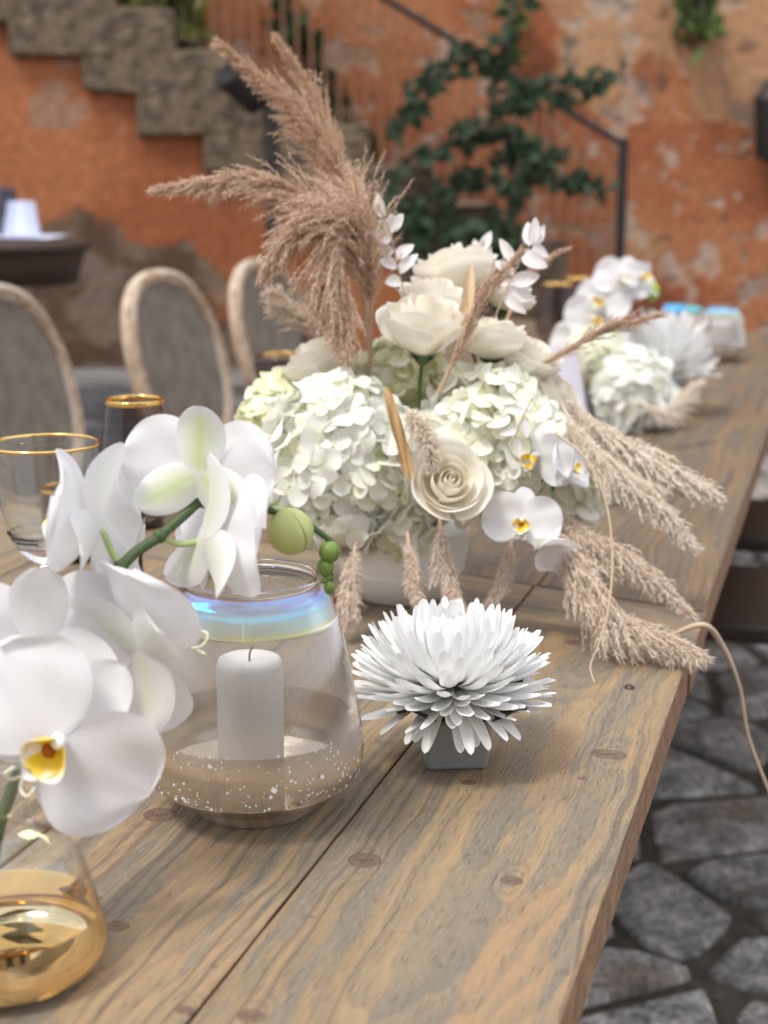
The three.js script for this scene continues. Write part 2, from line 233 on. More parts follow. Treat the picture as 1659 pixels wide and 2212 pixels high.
function boardTexture(x0, x1, style, off) {
  return dataTex(512, 2048, (u, v) => {
    const x = lerp(x0, x1, u), z = Z0 + ZL * v;
    // growth rings of a flat sawn board: nested arches along the length, bent round the knots
    let wx = x + 0.012 * noise(z * 3 + off, x * 6) + 0.004 * noise(z * 14, x * 30 + off), knot = 0, ring = 0, crack = 0, bump = 0;
    for (const k of knots) {
      if (k.X < Math.min(x0, x1) - 0.01 || k.X > Math.max(x0, x1) + 0.01) continue;
      const dx = (x - k.X) / k.rx, dz = (z - k.Z) / k.rz, d = Math.hypot(dx, dz) * (1 + 0.06 * noise(dx * 2 + off, dz * 2));
      if (d < 1.06) { knot = Math.max(knot, sstep(1.06 - d, 0, 0.1)); ring = Math.max(ring, sstep(0.1 - Math.abs(d - 0.98), 0, 0.08)); crack = Math.max(crack, sstep(0.09 - Math.abs(dz * 0.8 + 0.35 * dx + 0.2 * noise(dx * 5, 3)), 0, 0.08) * sstep(0.55 - Math.abs(dx), 0, 0.2)); }
      const far = Math.hypot((x - k.X) / (k.rx * 1.1), (z - k.Z) / (k.rz * 3.0)); bump += 2.6 * Math.exp(-far * far * 0.9);
    }
    const cx = lerp(x0, x1, 0.5 + 0.25 * noise(z * 1.3 + off * 3, 1)), arch = style * 0.10 * (z - Z0) + 0.05 * fbm(z * 2.2 + off, wx * 5, 3);
    const r = Math.sqrt((wx - cx) ** 2 * 1.0 + (0.035 + arch) ** 2) * 78 + 1.1 * fbm(wx * 18 + off, z * 3.5, 3) + 0.25 * noise(wx * 90, z * 8) + bump;
    const fr = r - Math.floor(r), late = sstep(fr, 0.15, 0.8) * (1 - sstep(fr, 0.93, 1));
    const pore = fbm(x * 560 + off, z * 46 + x * 30, 2), pore2 = noise(x * 820, z * 60), fibre = noise(x * 800 + 40, z * 90 + off), patch = fbm(x * 7 + off, z * 2.4 + off, 4);
    let c = mix3([0.645, 0.525, 0.39], [0.575, 0.47, 0.355], sstep(patch, -0.2, 0.3));
    over(c, [0.64, 0.50, 0.365], sstep(fbm(x * 10 + 70 + off, z * 2, 3), 0.0, 0.3) * 0.65);
    const gp = fbm(wx * 34 + 33 + off + 9 * arch, z * 2.1 + 0.2 * noise(x * 60, z * 24), 4), grey = clamp(0.1 + 0.95 * sstep(gp, -0.1, 0.06), 0, 1);
    over(c, [0.45, 0.405, 0.355], late * (0.3 + 0.5 * grey)); over(c, [0.495, 0.45, 0.4], grey * 0.58);
    over(c, [0.33, 0.285, 0.25], sstep(pore, 0.12, 0.4) * 0.42 * (0.25 + 0.75 * Math.max(late, grey * 0.8))); over(c, [0.72, 0.60, 0.46], sstep(-pore, 0.2, 0.45) * 0.45); over(c, [0.30, 0.26, 0.23], sstep(pore2, 0.35, 0.65) * 0.4 * grey); const line = noise(wx * 210 + off, z * 1.6 + 2 * arch); over(c, [0.37, 0.31, 0.26], sstep(line, 0.28, 0.6) * 0.5); over(c, [0.71, 0.58, 0.43], sstep(-line, 0.3, 0.6) * 0.4); over(c, [0.74, 0.63, 0.5], sstep(fibre, 0.35, 0.7) * 0.28);
    if (knot) { const dd = noise(x * 200, z * 60); over(c, [0.44 + 0.06 * dd, 0.345 + 0.06 * dd, 0.285], knot * 0.9); over(c, [0.38, 0.28, 0.22], ring * 0.6); over(c, [0.17, 0.12, 0.1], crack * 0.9); }
    const k = 0.95 * (1 + 0.05 * pore2 + 0.06 * pore); return [c[0] * k * 0.975, c[1] * k, c[2] * k, 0.6 - 0.2 * late * (1 - knot) - 0.35 * sstep(pore, 0.12, 0.4) + 0.1 * fibre - crack * 0.4 - ring * 0.2];
  });
}
const boardTex = [boardTexture(EDGES[0], EDGES[1], 1, 3.3), boardTexture(EDGES[1], EDGES[2], -0.8, 11.7), boardTexture(EDGES[2], EDGES[3], 0.5, 25.1)];
const boardMats = boardTex.map(([m, b]) => std({ map: m, bumpMap: b, bumpScale: 0.0012, roughness: 0.62 }));
const edgeTex = dataTex(1024, 128, (u, v) => { const p = fbm(u * 40, v * 14, 4), q = noise(u * 12, v * 3), c = mix3([0.58, 0.45, 0.335], [0.49, 0.37, 0.28], sstep(p, -0.2, 0.3)); over(c, [0.36, 0.26, 0.2], sstep(fbm(u * 60, v * 60, 3), 0.1, 0.4) * 0.5); over(c, [0.72, 0.58, 0.43], sstep(q, 0.2, 0.6) * 0.4); return [...c, 0.5 + p * 0.5]; });
const edgeMat = std({ map: edgeTex[0], bumpMap: edgeTex[1], bumpScale: 0.001, roughness: 0.75 });
const THK = 0.042;
function board(x0, x1, za, zb, mat, u0, u1, skew = 0) {   // top with softened, slightly uneven edges; ends may be cut askew
  const lo = Math.min(x0, x1), hi = Math.max(x0, x1), nz = 60, ring = [[0, -THK], [0, -0.002], [0.0016, 0], [0.25, 0.0002], [0.5, 0], [0.75, 0.0002], [1, 0], [1, -0.002], [1, -THK]];
  const P = [], U = [], idx = [], n = ring.length, groups = [];
  for (let j = 0; j <= nz; j++) {
    const s = j / nz;
    for (let i = 0; i < n; i++) {
      let [a, y] = ring[i]; let x = lo + a * (hi - lo); if (i === 2) x = lo + 0.0022; if (i === n - 3) x = hi - 0.0022;
      const z = lerp(za + skew * (EDGES[0] - x), zb + (zb < -1 ? skew * (EDGES[0] - x) : 0), s), chip = i < 2 || i > n - 3 ? 0.0012 * fbm(z * 18 + hi * 40, i, 3) : 0;
      P.push(x + chip, y, z); U.push(lerp(u0, u1, (hi - x) / (hi - lo)), (z - Z0) / ZL);
    }
  }
  const side = [], top = [];
  for (let j = 0; j < nz; j++) for (let i = 0; i < n - 1; i++) { const a = j * n + i, b = a + 1, d = a + n, e = d + 1; (i === 0 || i === n - 2 ? side : top).push(a, d, e, a, e, b); }
  for (const [j, s] of [[0, 1], [nz, -1]]) for (let i = 1; i < n - 1; i++) { const o = j * n; s > 0 ? side.push(o, o + i + 1, o + i) : side.push(o, o + i, o + i + 1); }
  const make = (list) => { const g = new THREE.BufferGeometry(); g.setAttribute('position', new THREE.Float32BufferAttribute(P, 3)); g.setAttribute('uv', new THREE.Float32BufferAttribute(U, 2)); g.setIndex(list); return g; };
  const T = make(top), S = make(side).toNonIndexed(); T.computeVertexNormals(); S.computeVertexNormals();
  const sp = S.attributes.position, su = S.attributes.uv; for (let i = 0; i < sp.count; i++) su.setXY(i, sp.getZ(i) * 1.2 + sp.getX(i), sp.getY(i) * 8);
  const g = mergeGeometries([T.toNonIndexed(), S], true); return [g, [mat, edgeMat]];
}
const weathered = boardTex.map(([m, b]) => std({ map: m, bumpMap: b, bumpScale: 0.0012, roughness: 0.6, color: lin(0.66, 0.63, 0.62) }));
function table(name, label, za, zb, mats, set = boardMats) {
  const t = thing(name, label, 'table', V(0, TOP, 0), 'long wooden tables set end to end'); t.rotation.y = -YAW;
  for (let i = 0; i < 5; i++) { const [g, m] = board(EDGES[i] - 0.0014, EDGES[i + 1] + 0.0014, za, zb, set[mats[i][0]], mats[i][1], mats[i][2], -0.27); part('plank', g, m, t).position.y = (i % 2) * -0.0008; }
  for (const z of [za + 0.28, zb - 0.15]) for (const x of [-0.46, -0.9]) part('leg', box(0.09, TOP - THK - 0.1, 0.09, x, -(TOP + THK + 0.1) / 2, z - (x + 0.124) * -0.27 * 0), edgeMat, t);
  part('apron', box(0.03, 0.09, zb - za - 0.5, -0.46, -THK - 0.047, (za + zb) / 2 + 0.07), edgeMat, t); part('apron', box(0.03, 0.09, zb - za - 0.5, -0.9, -THK - 0.047, (za + zb) / 2 + 0.07), edgeMat, t);
  return t;
}
{
  const t = table('wooden_table', 'rustic plank table carrying the white bowl of flowers and the ribbed jar', -1.408, 0.75, [[0, 0, 1], [1, 0, 1], [2, 0, 1], [0, 1, 0], [1, 1, 0]]);
  // crosswise end of the first table, in two lengths
  for (const [xa, xb, u] of [[EDGES[0] + 0.001, EDGES[1], 0], [EDGES[1] - 0.004, EDGES[5], 0.3]]) {
    const g2 = boardCross(xa, xb); part('end_board', g2, [boardMats[2], edgeMat], t);
  }
  table('wooden_table', 'second plank table butted against the first, carrying the further flowers', -4.9, -1.568, [[1, 1, 0], [2, 0, 1], [0, 0, 1], [1, 0, 1], [2, 1, 0]], weathered);
}
function boardCross(xa, xb) {   // grain runs across the table
  const P = [], U = [], idx = [], hi = xa, lo = xb, skew = (x) => -0.27 * (EDGES[0] - x), zf = (x, s) => lerp(-1.4105, -1.565, s) + skew(x) * 1; const top = [], side = [];
  const nx = 20; for (let j = 0; j <= nx; j++) { const x = lerp(lo, hi, j / nx); for (const [s, y] of [[0, -THK], [0, -0.002], [0.015, 0], [0.5, 0], [0.985, 0], [1, -0.002], [1, -THK]]) { P.push(x, y - 0.0005, zf(x, s)); U.push(s * 0.75 + 0.1, (x + 1.3) * 0.8); } }
  for (let j = 0; j < nx; j++) for (let i = 0; i < 6; i++) { const a = j * 7 + i, b = a + 1, d = a + 7, e = d + 1; (i === 0 || i === 5 ? side : top).push(a, e, d, a, b, e); }
  for (const [j, s] of [[0, 1], [nx, -1]]) for (let i = 1; i < 6; i++) { const o = j * 7; s > 0 ? side.push(o, o + i + 1, o + i) : side.push(o, o + i, o + i + 1); }
  const make = (l) => { const g = new THREE.BufferGeometry(); g.setAttribute('position', new THREE.Float32BufferAttribute(P, 3)); g.setAttribute('uv', new THREE.Float32BufferAttribute(U, 2)); g.setIndex(l); const q = g.toNonIndexed(); q.computeVertexNormals(); return q; };
  return mergeGeometries([make(top), make(side)], true);
}
{
  const p = onY(1360, 1487, TOP), s = thing('screw', 'small dark screw head standing out of the table plank', 'screw', p); part('head', lathe([[0, 0.004], [0.002, 0.0035], [0.0045, 0.002], [0.005, -0.001]], 16), std({ color: lin(0.08, 0.06, 0.05), metalness: 0.8, roughness: 0.4 }), s);
}

// ---------------------------------------------------------------- chairs and the side table
const frameTex = dataTex(256, 256, (u, v) => { const p = fbm(u * 10, v * 50, 4), c = mix3([0.72, 0.63, 0.54], [0.58, 0.48, 0.39], sstep(p, -0.2, 0.35)); over(c, [0.80, 0.76, 0.71], sstep(fbm(u * 6 + 9, v * 6, 3), 0.05, 0.3) * 0.7); return [...c, 0.5 + p * 0.5]; }, { wrap: THREE.RepeatWrapping });
const frameMat = std({ map: frameTex[0], roughness: 0.7 });
const caneTex = dataTex(512, 512, (u, v) => { const a = Math.abs(Math.sin(u * Math.PI * 48)), b = Math.abs(Math.sin(v * Math.PI * 48)), h = Math.max(a, b), hole = sstep(0.55 - h, 0, 0.3), c = mix3([0.60, 0.56, 0.51], [0.48, 0.44, 0.40], 0.5 + fbm(u * 8, v * 8, 3)); over(c, [0.22, 0.2, 0.18], hole); return [...c, h]; });
const caneMat = std({ color: lin(0.85, 0.85, 0.85), map: caneTex[0], bumpMap: caneTex[1], bumpScale: 0.002, roughness: 0.85 });
function chair(label, X, z, turn) {
  const t = thing('cane_back_chair', label, 'chair', fromTable(X, 0, z), 'cane back chairs along the table'); t.rotation.y = -YAW + Math.PI / 2 + turn;
  const rec = 0.24, at = (x, y) => V(x, 0.48 + y * Math.cos(rec), -0.21 - y * Math.sin(rec) - 0.12 * (0.25 - x) * (0.25 + x) * 1.2);
  const out = (a, s) => { const c = Math.cos(a), q = Math.sin(a); return at(0.25 * s * Math.sign(c) * Math.pow(Math.abs(c), 0.8), 0.28 + 0.245 * s * Math.sign(q) * Math.pow(Math.abs(q), 0.85)); };
  const ring = []; for (let k = 0; k <= 40; k++) ring.push(out(-Math.PI / 2 + k / 40 * 2 * Math.PI, 1));
  part('back_frame', tube(ring, 0.022, 80, 10, false), frameMat, t);
  part('back_panel', sheet(24, 16, (u, w, v) => { v.copy(at(0, 0.28)).lerp(out(u * 2 * Math.PI, 0.94), w); v.z += 0.004; }), caneMat, t).geometry.attributes.uv.array.forEach((_, i, a) => { if (i % 2 === 0) { const r = a[i + 1], g = a[i] * 2 * Math.PI; a[i] = 0.5 + 0.5 * r * Math.cos(g); a[i + 1] = 0.5 + 0.5 * r * Math.sin(g); } });
  part('seat', box(0.5, 0.07, 0.48, 0, 0.45, 0.02, 0.03), std({ color: lin(0.42, 0.38, 0.33), roughness: 0.95 }), t); part('seat_frame', box(0.52, 0.05, 0.5, 0, 0.4, 0.02, 0.015), frameMat, t);
  for (const s of [-1, 1]) { part('leg', tube([V(s * 0.23, 0.4, 0.23), V(s * 0.23, 0.2, 0.235), V(s * 0.225, 0, 0.23)], (q) => 0.024 - 0.011 * q, 6, 10), frameMat, t); part('leg', tube([V(s * 0.21, 0.42, -0.2), V(s * 0.21, 0.2, -0.23), V(s * 0.21, 0, -0.29)], (q) => 0.022 - 0.008 * q, 6, 10), frameMat, t); part('back_post', tube([at(s * 0.12, -0.03), at(s * 0.12, 0.03), at(s * 0.12, 0.07)], 0.018, 4, 8), frameMat, t); }
  return t;
}
chair('cane back chair with a round top behind the clear goblet', -1.50, -2.88, 0.05);
chair('cane back chair behind the smoky stemmed glass', -1.40, -3.52, 0.0);
chair('cane back chair behind the drooping brown pampas plume', -1.40, -4.2, -0.04);
const darkWood = std({ color: lin(0.035, 0.022, 0.016), roughness: 0.45 });
function darkChair(label, z) {
  const t = thing('dark_wooden_chair', label, 'chair', fromTable(-0.22, 0, z), 'dark chairs pushed under the second table'); t.rotation.y = -YAW - Math.PI / 2;
  part('seat', box(0.44, 0.035, 0.44, 0, 0.455, 0, 0.012), darkWood, t);
  for (const s of [-1, 1]) { part('leg', tube([V(s * 0.19, 0.44, 0.19), V(s * 0.195, 0.2, 0.195), V(s * 0.2, 0, 0.2)], 0.017, 4, 8), darkWood, t); part('back_leg', tube([V(s * 0.2, 0, -0.24), V(s * 0.195, 0.45, -0.2), V(s * 0.19, 0.7, -0.23), V(s * 0.18, 0.9, -0.29)], 0.017, 12, 8), darkWood, t); part('cross_slat', tube([V(s * 0.19, 0.5, -0.205), V(0, 0.68, -0.235), V(-s * 0.182, 0.87, -0.28)], 0.009, 10, 6), darkWood, t); }
  part('top_rail', tube([V(-0.19, 0.89, -0.285), V(0, 0.92, -0.31), V(0.19, 0.89, -0.285)], 0.018, 10, 8), darkWood, t);
}
darkChair('dark wooden chair pushed under the second table near the joint', -2.72); darkChair('dark wooden chair pushed under the far part of the second table', -3.4);
{
  const c = onZ(40, 515, -5.3), t = thing('cocktail_table', 'dark wooden round cocktail table against the orange wall', 'table', V(c.x - 0.1, 0, c.z)), dw = std({ color: lin(0.06, 0.035, 0.025), roughness: 0.5 });
  part('table_top', lathe([[0, c.y - 0.05], [0.34, c.y - 0.05], [0.36, c.y - 0.025], [0.34, c.y], [0, c.y]], 40), dw, t); part('pedestal', lathe([[0.05, c.y - 0.05], [0.045, 0.5], [0.07, 0.1], [0.24, 0.04], [0.26, 0]], 24), dw, t); part('skirt', lathe([[0.33, c.y - 0.05], [0.3, c.y - 0.16], [0.05, c.y - 0.17]], 32), dw, t);
  const lin0 = std({ color: lin(0.62, 0.66, 0.82), roughness: 0.9 });
  solo('table_runner', sheet(20, 12, (u, w, v) => { const x = (u - 0.5) * 0.56, z = (w - 0.5) * 0.4; v.set(x, 0.006 + 0.006 * fbm(x * 9, z * 9, 2), z); }), lin0, 'pale blue white cloth spread on the dark cocktail table', 'cloth', null, V(c.x - 0.12, c.y + 0.002, c.z));
  const n = thing('folded_napkin', 'folded pale blue white napkin standing on the cocktail table', 'napkin', V(onZ(48, 470, -5.3).x, c.y + 0.012, -5.3)); for (let k = 0; k < 3; k++) part('fold', sheet(6, 6, (u, w, v) => v.set((u - 0.5) * 0.12 * (1 - 0.25 * w), w * 0.12, (k - 1) * 0.03 * (1 - 0.7 * w) + 0.012 * Math.sin(u * 9 + k))), lin0, n);
  const g = thing('dark_glass', 'dark glass standing beside the napkin on the cocktail table', 'glass', V(onZ(12, 480, -5.3).x, c.y + 0.008, -5.32)); part('bowl', lathe([[0, 0], [0.03, 0], [0.04, 0.1], [0.035, 0.17], [0.033, 0.17], [0.037, 0.1], [0.027, 0.006], [0, 0.006]], 24), phy({ color: lin(0.15, 0.14, 0.2), roughness: 0.05, transmission: 0.6, thickness: 0 }), g);
}

// ---------------------------------------------------------------- glassware
const clearGlass = phy({ color: lin(0.97, 0.98, 0.98), roughness: 0.01, transmission: 1, thickness: 0, ior: 1.5 });
const thickGlass = phy({ color: lin(0.98, 0.985, 0.99), roughness: 0.01, transmission: 1, thickness: 0.02, ior: 1.5 });
const smokeGlass = phy({ color: lin(0.60, 0.52, 0.52), roughness: 0.01, transmission: 1, thickness: 0, ior: 1.5 });
const smokeThick = phy({ color: lin(0.6, 0.5, 0.52), roughness: 0.01, transmission: 1, thickness: 0.02, ior: 1.5, attenuationColor: lin(0.25, 0.16, 0.17), attenuationDistance: 0.014 });
const goldMat = std({ color: lin(0.95, 0.62, 0.22), metalness: 1, roughness: 0.16 });
const wineMat = phy({ color: lin(0.10, 0.03, 0.05), roughness: 0.04, transmission: 0.75, thickness: 0 });
function rimBand(t, r, y, h = 0.0035) { part('gold_rim', lathe([[r - 0.0009, y - h], [r + 0.0009, y - h], [r + 0.0011, y - 0.0006], [r, y + 0.0006], [r - 0.0011, y - 0.0006], [r - 0.0009, y - h]], 72), goldMat, t); }
{
  // clear goblet: bowl with a heavy foot, knop stem
  const top = W(94, 956, 1.38), g = thing('clear_goblet', 'large clear glass goblet with a gold rim and cut knop stem', 'goblet', V(top.x, TOP, top.z)), H = top.y - TOP, r = 0.0525;
  const bot = H - 0.112, prof = smoothProfile([[0.012, bot + 0.008], [0.026, bot + 0.013], [0.037, bot + 0.028], [0.043, bot + 0.05], [0.048, bot + 0.08], [r, H]], 40);
  part('bowl', lathe(prof, 72), clearGlass, g);
  part('bowl_base', lathe([...smoothProfile([[0.008, bot - 0.006], [0.016, bot - 0.003], [0.028, bot + 0.007], [0.0385, bot + 0.026]], 16), [0.036, bot + 0.026], ...smoothProfile([[0.034, bot + 0.023], [0.024, bot + 0.016], [0, bot + 0.014]], 8)], 64), thickGlass, g);
  part('stem', lathe(smoothProfile([[0.008, bot - 0.006], [0.0115, bot - 0.01], [0.008, bot - 0.015], [0.0095, bot - 0.021], [0.014, bot - 0.03], [0.0095, bot - 0.04], [0.0065, bot - 0.055], [0.008, bot - 0.072], [0.02, bot - 0.088], [0.044, 0.003], [0.044, 0]].filter((p) => p[1] >= 0), 50), 10), thickGlass, g);
  part('bowl_inside', lathe(prof.filter((_, i) => i > 9).map(([q, y]) => [q - 0.0013, y]), 72), clearGlass, g); rimBand(g, r, H, 0.0025);
}
function stemGlass(pos, H, s, label, wine, name = 'smoky_wine_glass') {
  const t = thing(name, label, 'glass', pos, 'smoky glasses with gold rims'), y0 = 0.093;
  const P = smoothProfile([[0.004, y0], [0.010, y0 + 0.005], [0.026, y0 + 0.02], [0.0395, y0 + 0.040], [0.0425, y0 + 0.056], [0.0415, y0 + 0.075], [0.031, H]].map(([r, y]) => [r * s, y]), 40);
  part('bowl', lathe(P, 64), smokeGlass, t);
  part('stem', lathe([...smoothProfile([[0.0085, y0 + 0.004], [0.0055, y0 - 0.008], [0.0042, y0 - 0.03], [0.0038, 0.04], [0.0055, 0.012], [0.016, 0.004], [0.036, 0.002]], 30), [0.036, 0], [0, 0]], 32), smokeThick, t);
  rimBand(t, 0.031 * s, H, 0.005);
  if (wine) part('wine', lathe([[0.001, y0 + 0.006], [0.009, y0 + 0.009], [0.0235, y0 + 0.0215], [0.0232, y0 + 0.0222], [0, y0 + 0.0222]], 48), wineMat, t);
}
{ const p = W(290, 862, 1.585), b = p.y - TOP; stemGlass(V(p.x, TOP, p.z), b, 1, 'smoky brown stemmed glass with a gold rim and a little dark wine', true); }
function tumbler(px, py, Z, r, label) {
  const p = W(px, py, Z), t = thing('smoky_tumbler', label, 'glass', V(p.x, TOP, p.z), 'smoky glasses with gold rims'), h = Math.max(0.07, p.y - TOP);
  part('body', lathe([[0, 0.004], [r * 0.72, 0.004], [r * 0.9, h * 0.3], [r, h * 0.6], [r * 0.97, h]], 48), smokeGlass, t); part('base', lathe([[0, 0], [r * 0.7, 0], [r * 0.74, 0.008], [0, 0.009]], 40), smokeThick, t); rimBand(t, r * 0.97, h, 0.004);
}
tumbler(150, 1052, 1.8, 0.036, 'low smoky tumbler with a gold rim standing behind the clear goblet');
tumbler(300, 985, 1.98, 0.042, 'smoky tumbler with a gold rim standing behind the stemmed glass');
tumbler(505, 942, 2.12, 0.036, 'smoky tumbler with a gold rim peeking out left of the green tinged hydrangea');
for (const [x, y, Z, l] of [[608, 765, 2.55, 'smoky stemmed glass behind the white hydrangea and left cream rose'], [1205, 612, 3.3, 'far smoky stemmed glass behind the white leaf sprig'], [1250, 600, 3.55, 'furthest smoky stemmed glass by the second bouquet of orchids'], [700, 720, 3.0, 'smoky stemmed glass hidden behind the left cream rose']]) { const p = W(x, y, Z); stemGlass(V(p.x, TOP, p.z), Math.max(0.16, p.y - TOP), 1.15, l, false); }
{
  const n = thing('standing_napkin', 'pale lilac white napkin folded upright behind the bouquet', 'napkin', V(W(1180, 740, 2.5).x, TOP, W(1180, 740, 2.5).z)), nm = std({ color: lin(0.75, 0.72, 0.8), roughness: 0.95 });
  for (let k = 0; k < 3; k++) part('fold', sheet(8, 8, (u, w, v) => v.set((u - 0.5) * 0.15 * (1 - 0.3 * w * w), w * (0.19 - 0.02 * Math.abs(u - 0.5)), (k - 1) * 0.02 * (1 - 0.7 * w) + 0.008 * Math.sin(u * 8 + k))), nm, n);
}

// ribbed jar: half-silvered lustre glass with an iridescent film
const speck = dataTex(1024, 512, (() => {
  const spots = []; for (let k = 0; k < 620; k++) { const v = Math.pow(rnd(), 1.2) * 0.42 + 0.01; spots.push([rnd(), v, R(0.0015, 0.0042) * (rnd() < 0.06 ? 2 : 1), R(0.6, 2)]); }
  const grid = {}; spots.forEach((s) => { for (let a = -1; a <= 1; a++) for (let b = -1; b <= 1; b++) (grid[(Math.floor(s[0] * 60) + a) + ',' + (Math.floor(s[1] * 60) + b)] ??= []).push(s); });
  return (u, v) => { let s = 0; for (const [a, b, r, e] of grid[Math.floor(u * 60) + ',' + Math.floor(v * 60)] ?? []) { const d = Math.hypot((u - a) * 2.6 * e, (v - b)) / r + 0.5 * noise(u * 300, v * 300); if (d < 1) s = 1; } return s ? [1, 1, 1, 0] : [0.86, 0.82, 0.78, 0.5]; };
})());
const speckAlpha = (base, flake) => { const t = speck[0].clone(); t.colorSpace = THREE.NoColorSpace; return t; };
const lustre = phy({ color: lin(0.93, 0.88, 0.84), metalness: 1, roughness: 0.07, transparent: true, opacity: 0.42, iridescence: 1, iridescenceIOR: 1.5, iridescenceThicknessRange: [100, 380] });
const film = (nm, ior) => phy({ color: lin(0.97, 0.95, 0.94), roughness: 0.02, transmission: 1, thickness: 0.003, ior: 1.52, iridescence: 1, iridescenceIOR: ior, iridescenceThicknessRange: [100, nm] });
const filmGlass = [film(330, 1.85), film(104, 2.9), film(111, 2.9), film(119, 2.9), film(130, 2.9), film(150, 2.9)];   // the lustre is thinner towards the neck
const silvered = phy({ map: speck[0], color: lin(0.95, 0.90, 0.84), metalness: 1, roughness: 0.2, transparent: true, opacity: 0.82 });
const flakeMat = std({ color: lin(0.85, 0.84, 0.82), roughness: 0.8 });
function jar(pos, s, label, name = 'ribbed_jar') {
  const t = thing(name, label, 'jar', pos), prof = smoothProfile([[0.0765, 0.028], [0.0800, 0.038], [0.0808, 0.05], [0.0785, 0.07], [0.0742, 0.096], [0.0675, 0.130], [0.0585, 0.1610], [0.0525, 0.1690], [0.0485, 0.1730]], 60);
  const RIBS = 240, seg = RIBS * 4;
  const at = prof.findIndex((p) => p[1] > 0.145), upper = prof.slice(at), lower = prof.slice(0, at + 1), inner = upper.map(([r, y]) => [r - 0.0024, y + 0.0004]).reverse(), wall = [...upper, ...inner, upper[0]];
  const ribbed = (list, amp) => sheet(seg, list.length - 1, (u, w, v) => { const i = Math.round(w * (list.length - 1)), [r, y] = list[i], a = u * 2 * Math.PI, rib = amp(i) * Math.cos(u * RIBS * 2 * Math.PI) * sstep(y, 0.03, 0.045) * (1 - sstep(y, 0.168, 0.172)); v.set((r + rib) * Math.sin(a), y, (r + rib) * Math.cos(a)); });
  const sh = part('shoulder', ribbed(wall, (i) => (i >= upper.length && i < wall.length - 1 ? 0 : 0.0003)), filmGlass, t), row = seg * 6;
  for (let j = 0; j < wall.length - 1; j++) { const y = wall[j][1], m = j < upper.length - 1 ? (y > 0.1675 ? 1 : y > 0.163 ? 2 : y > 0.158 ? 3 : y > 0.152 ? 4 : 5) : 0; sh.geometry.addGroup(j * row, row, m); }
  part('body', ribbed(lower, () => 0.00055), lustre, t); part('inner_wall', lathe(lower.map(([r, y]) => [r - 0.002, y]), 120), clearGlass, t);
  const low = smoothProfile([[0, 0.002], [0.030, 0.001], [0.041, 0], [0.047, 0.004], [0.058, 0.013], [0.069, 0.022], [0.0765, 0.0278]], 30).map(([r, y], i, a) => [r + 0.0005 * Math.sin(y * 1900) * sstep(r, 0.042, 0.048) * (1 - sstep(r, 0.066, 0.074)), y]);
  part('silvered_base', lathe(low, 96), silvered, t);
  // inner silvering of the lower wall, worn through in flakes
  const lining = prof.filter(([, y]) => y < 0.068).map(([r, y]) => [r - 0.0012, y]); part('silver_lining', lathe(lining, 96), silvered, t);
  part('rim', lathe(smoothProfile([[0.0478, 0.172], [0.0492, 0.1745], [0.0497, 0.1775], [0.0484, 0.1795], [0.0470, 0.1783], [0.0467, 0.175], [0.0478, 0.172]], 24), 96), thickGlass, t);
  const fl = []; for (let k = 0; k < 210; k++) { const a = R(-1.5, 1.5), y = 0.03 + 0.04 * Math.pow(rnd(), 1.1), i = prof.findIndex((p) => p[1] >= y), r = prof[Math.max(i, 0)][0] + 0.0005, sz = R(0.0004, 0.0012) * (rnd() < 0.07 ? 1.9 : 1), sh = new THREE.CircleGeometry(sz, 6), p = sh.attributes.position; for (let q = 1; q < p.count; q++) p.setXY(q, p.getX(q) * R(0.5, 1.3), p.getY(q) * R(0.6, 1.4)); sh.rotateY(a); sh.translate(r * Math.sin(a), y, r * Math.cos(a)); fl.push(sh); }
  part('flakes', mergeGeometries(fl), flakeMat, t).userData.kind = 'stuff';
  t.scale.setScalar(s); return t;
}
const waxMat = phy({ color: lin(0.86, 0.82, 0.78), roughness: 0.55, transmission: 0.0 });
function candle(pos, r, h, label, col) {
  const t = thing('pillar_candle', label, 'candle', pos); part('wax', lathe([[0, 0], [r, 0], [r, h - 0.006], [r * 0.94, h - 0.001], [r * 0.8, h], [r * 0.3, h - 0.002], [0, h - 0.003]], 48), col ?? waxMat, t);
  part('wick', tube([V(0, h - 0.004, 0), V(0.0005, h + 0.004, 0), V(0.003, h + 0.009, 0)], 0.0009, 6, 6), std({ color: lin(0.03, 0.025, 0.02), roughness: 1 }), t);
}
const jarPos = W(551, 1739, 1.089); jarPos.y = TOP;
jar(jarPos, 1, 'iridescent ribbed glass jar with a silvered flaking base beside the white chrysanthemum'); candle(jarPos.clone().add(V(-0.002, 0.0045, 0)), 0.0245, 0.112, 'blush white pillar candle inside the near iridescent jar');
{
  const p = onY(1552, 780, TOP); jar(p, 0.85, 'iridescent ribbed glass jar standing beyond the second bouquet'); candle(p.clone().add(V(0, 0.006, 0)), 0.026, 0.1, 'white pillar candle inside the further iridescent jar');
  for (const [x, y, s, l] of [[1455, 742, 1, 'small votive glass with a painted blue reflection behind the second bouquet'], [1492, 725, 0.8, 'smaller votive glass with a painted turquoise reflection beside the blue one']]) {
    const q = onY(x, y, TOP), v = thing('votive_glass', l, 'votive', q); part('cup', lathe([[0, 0.003], [0.032 * s, 0], [0.037 * s, 0.05 * s], [0.034 * s, 0.11 * s]], 32), phy({ color: lin(0.85, 0.75, 0.62), roughness: 0.15, transmission: 0.5, thickness: 0 }), v); part('rim', lathe([[0.0345 * s, 0.085 * s], [0.036 * s, 0.1 * s], [0.0345 * s, 0.116 * s], [0.0335 * s, 0.1 * s]], 32), std({ color: s === 1 ? lin(0.1, 0.42, 0.75) : lin(0.15, 0.5, 0.55), roughness: 0.3 }), v); part('wax', lathe([[0, 0.004], [0.03 * s, 0.004], [0.034 * s, 0.075 * s], [0, 0.075 * s]], 24), waxMat, v);  // blue reflection on the glass is painted into the rim colour
  }
}
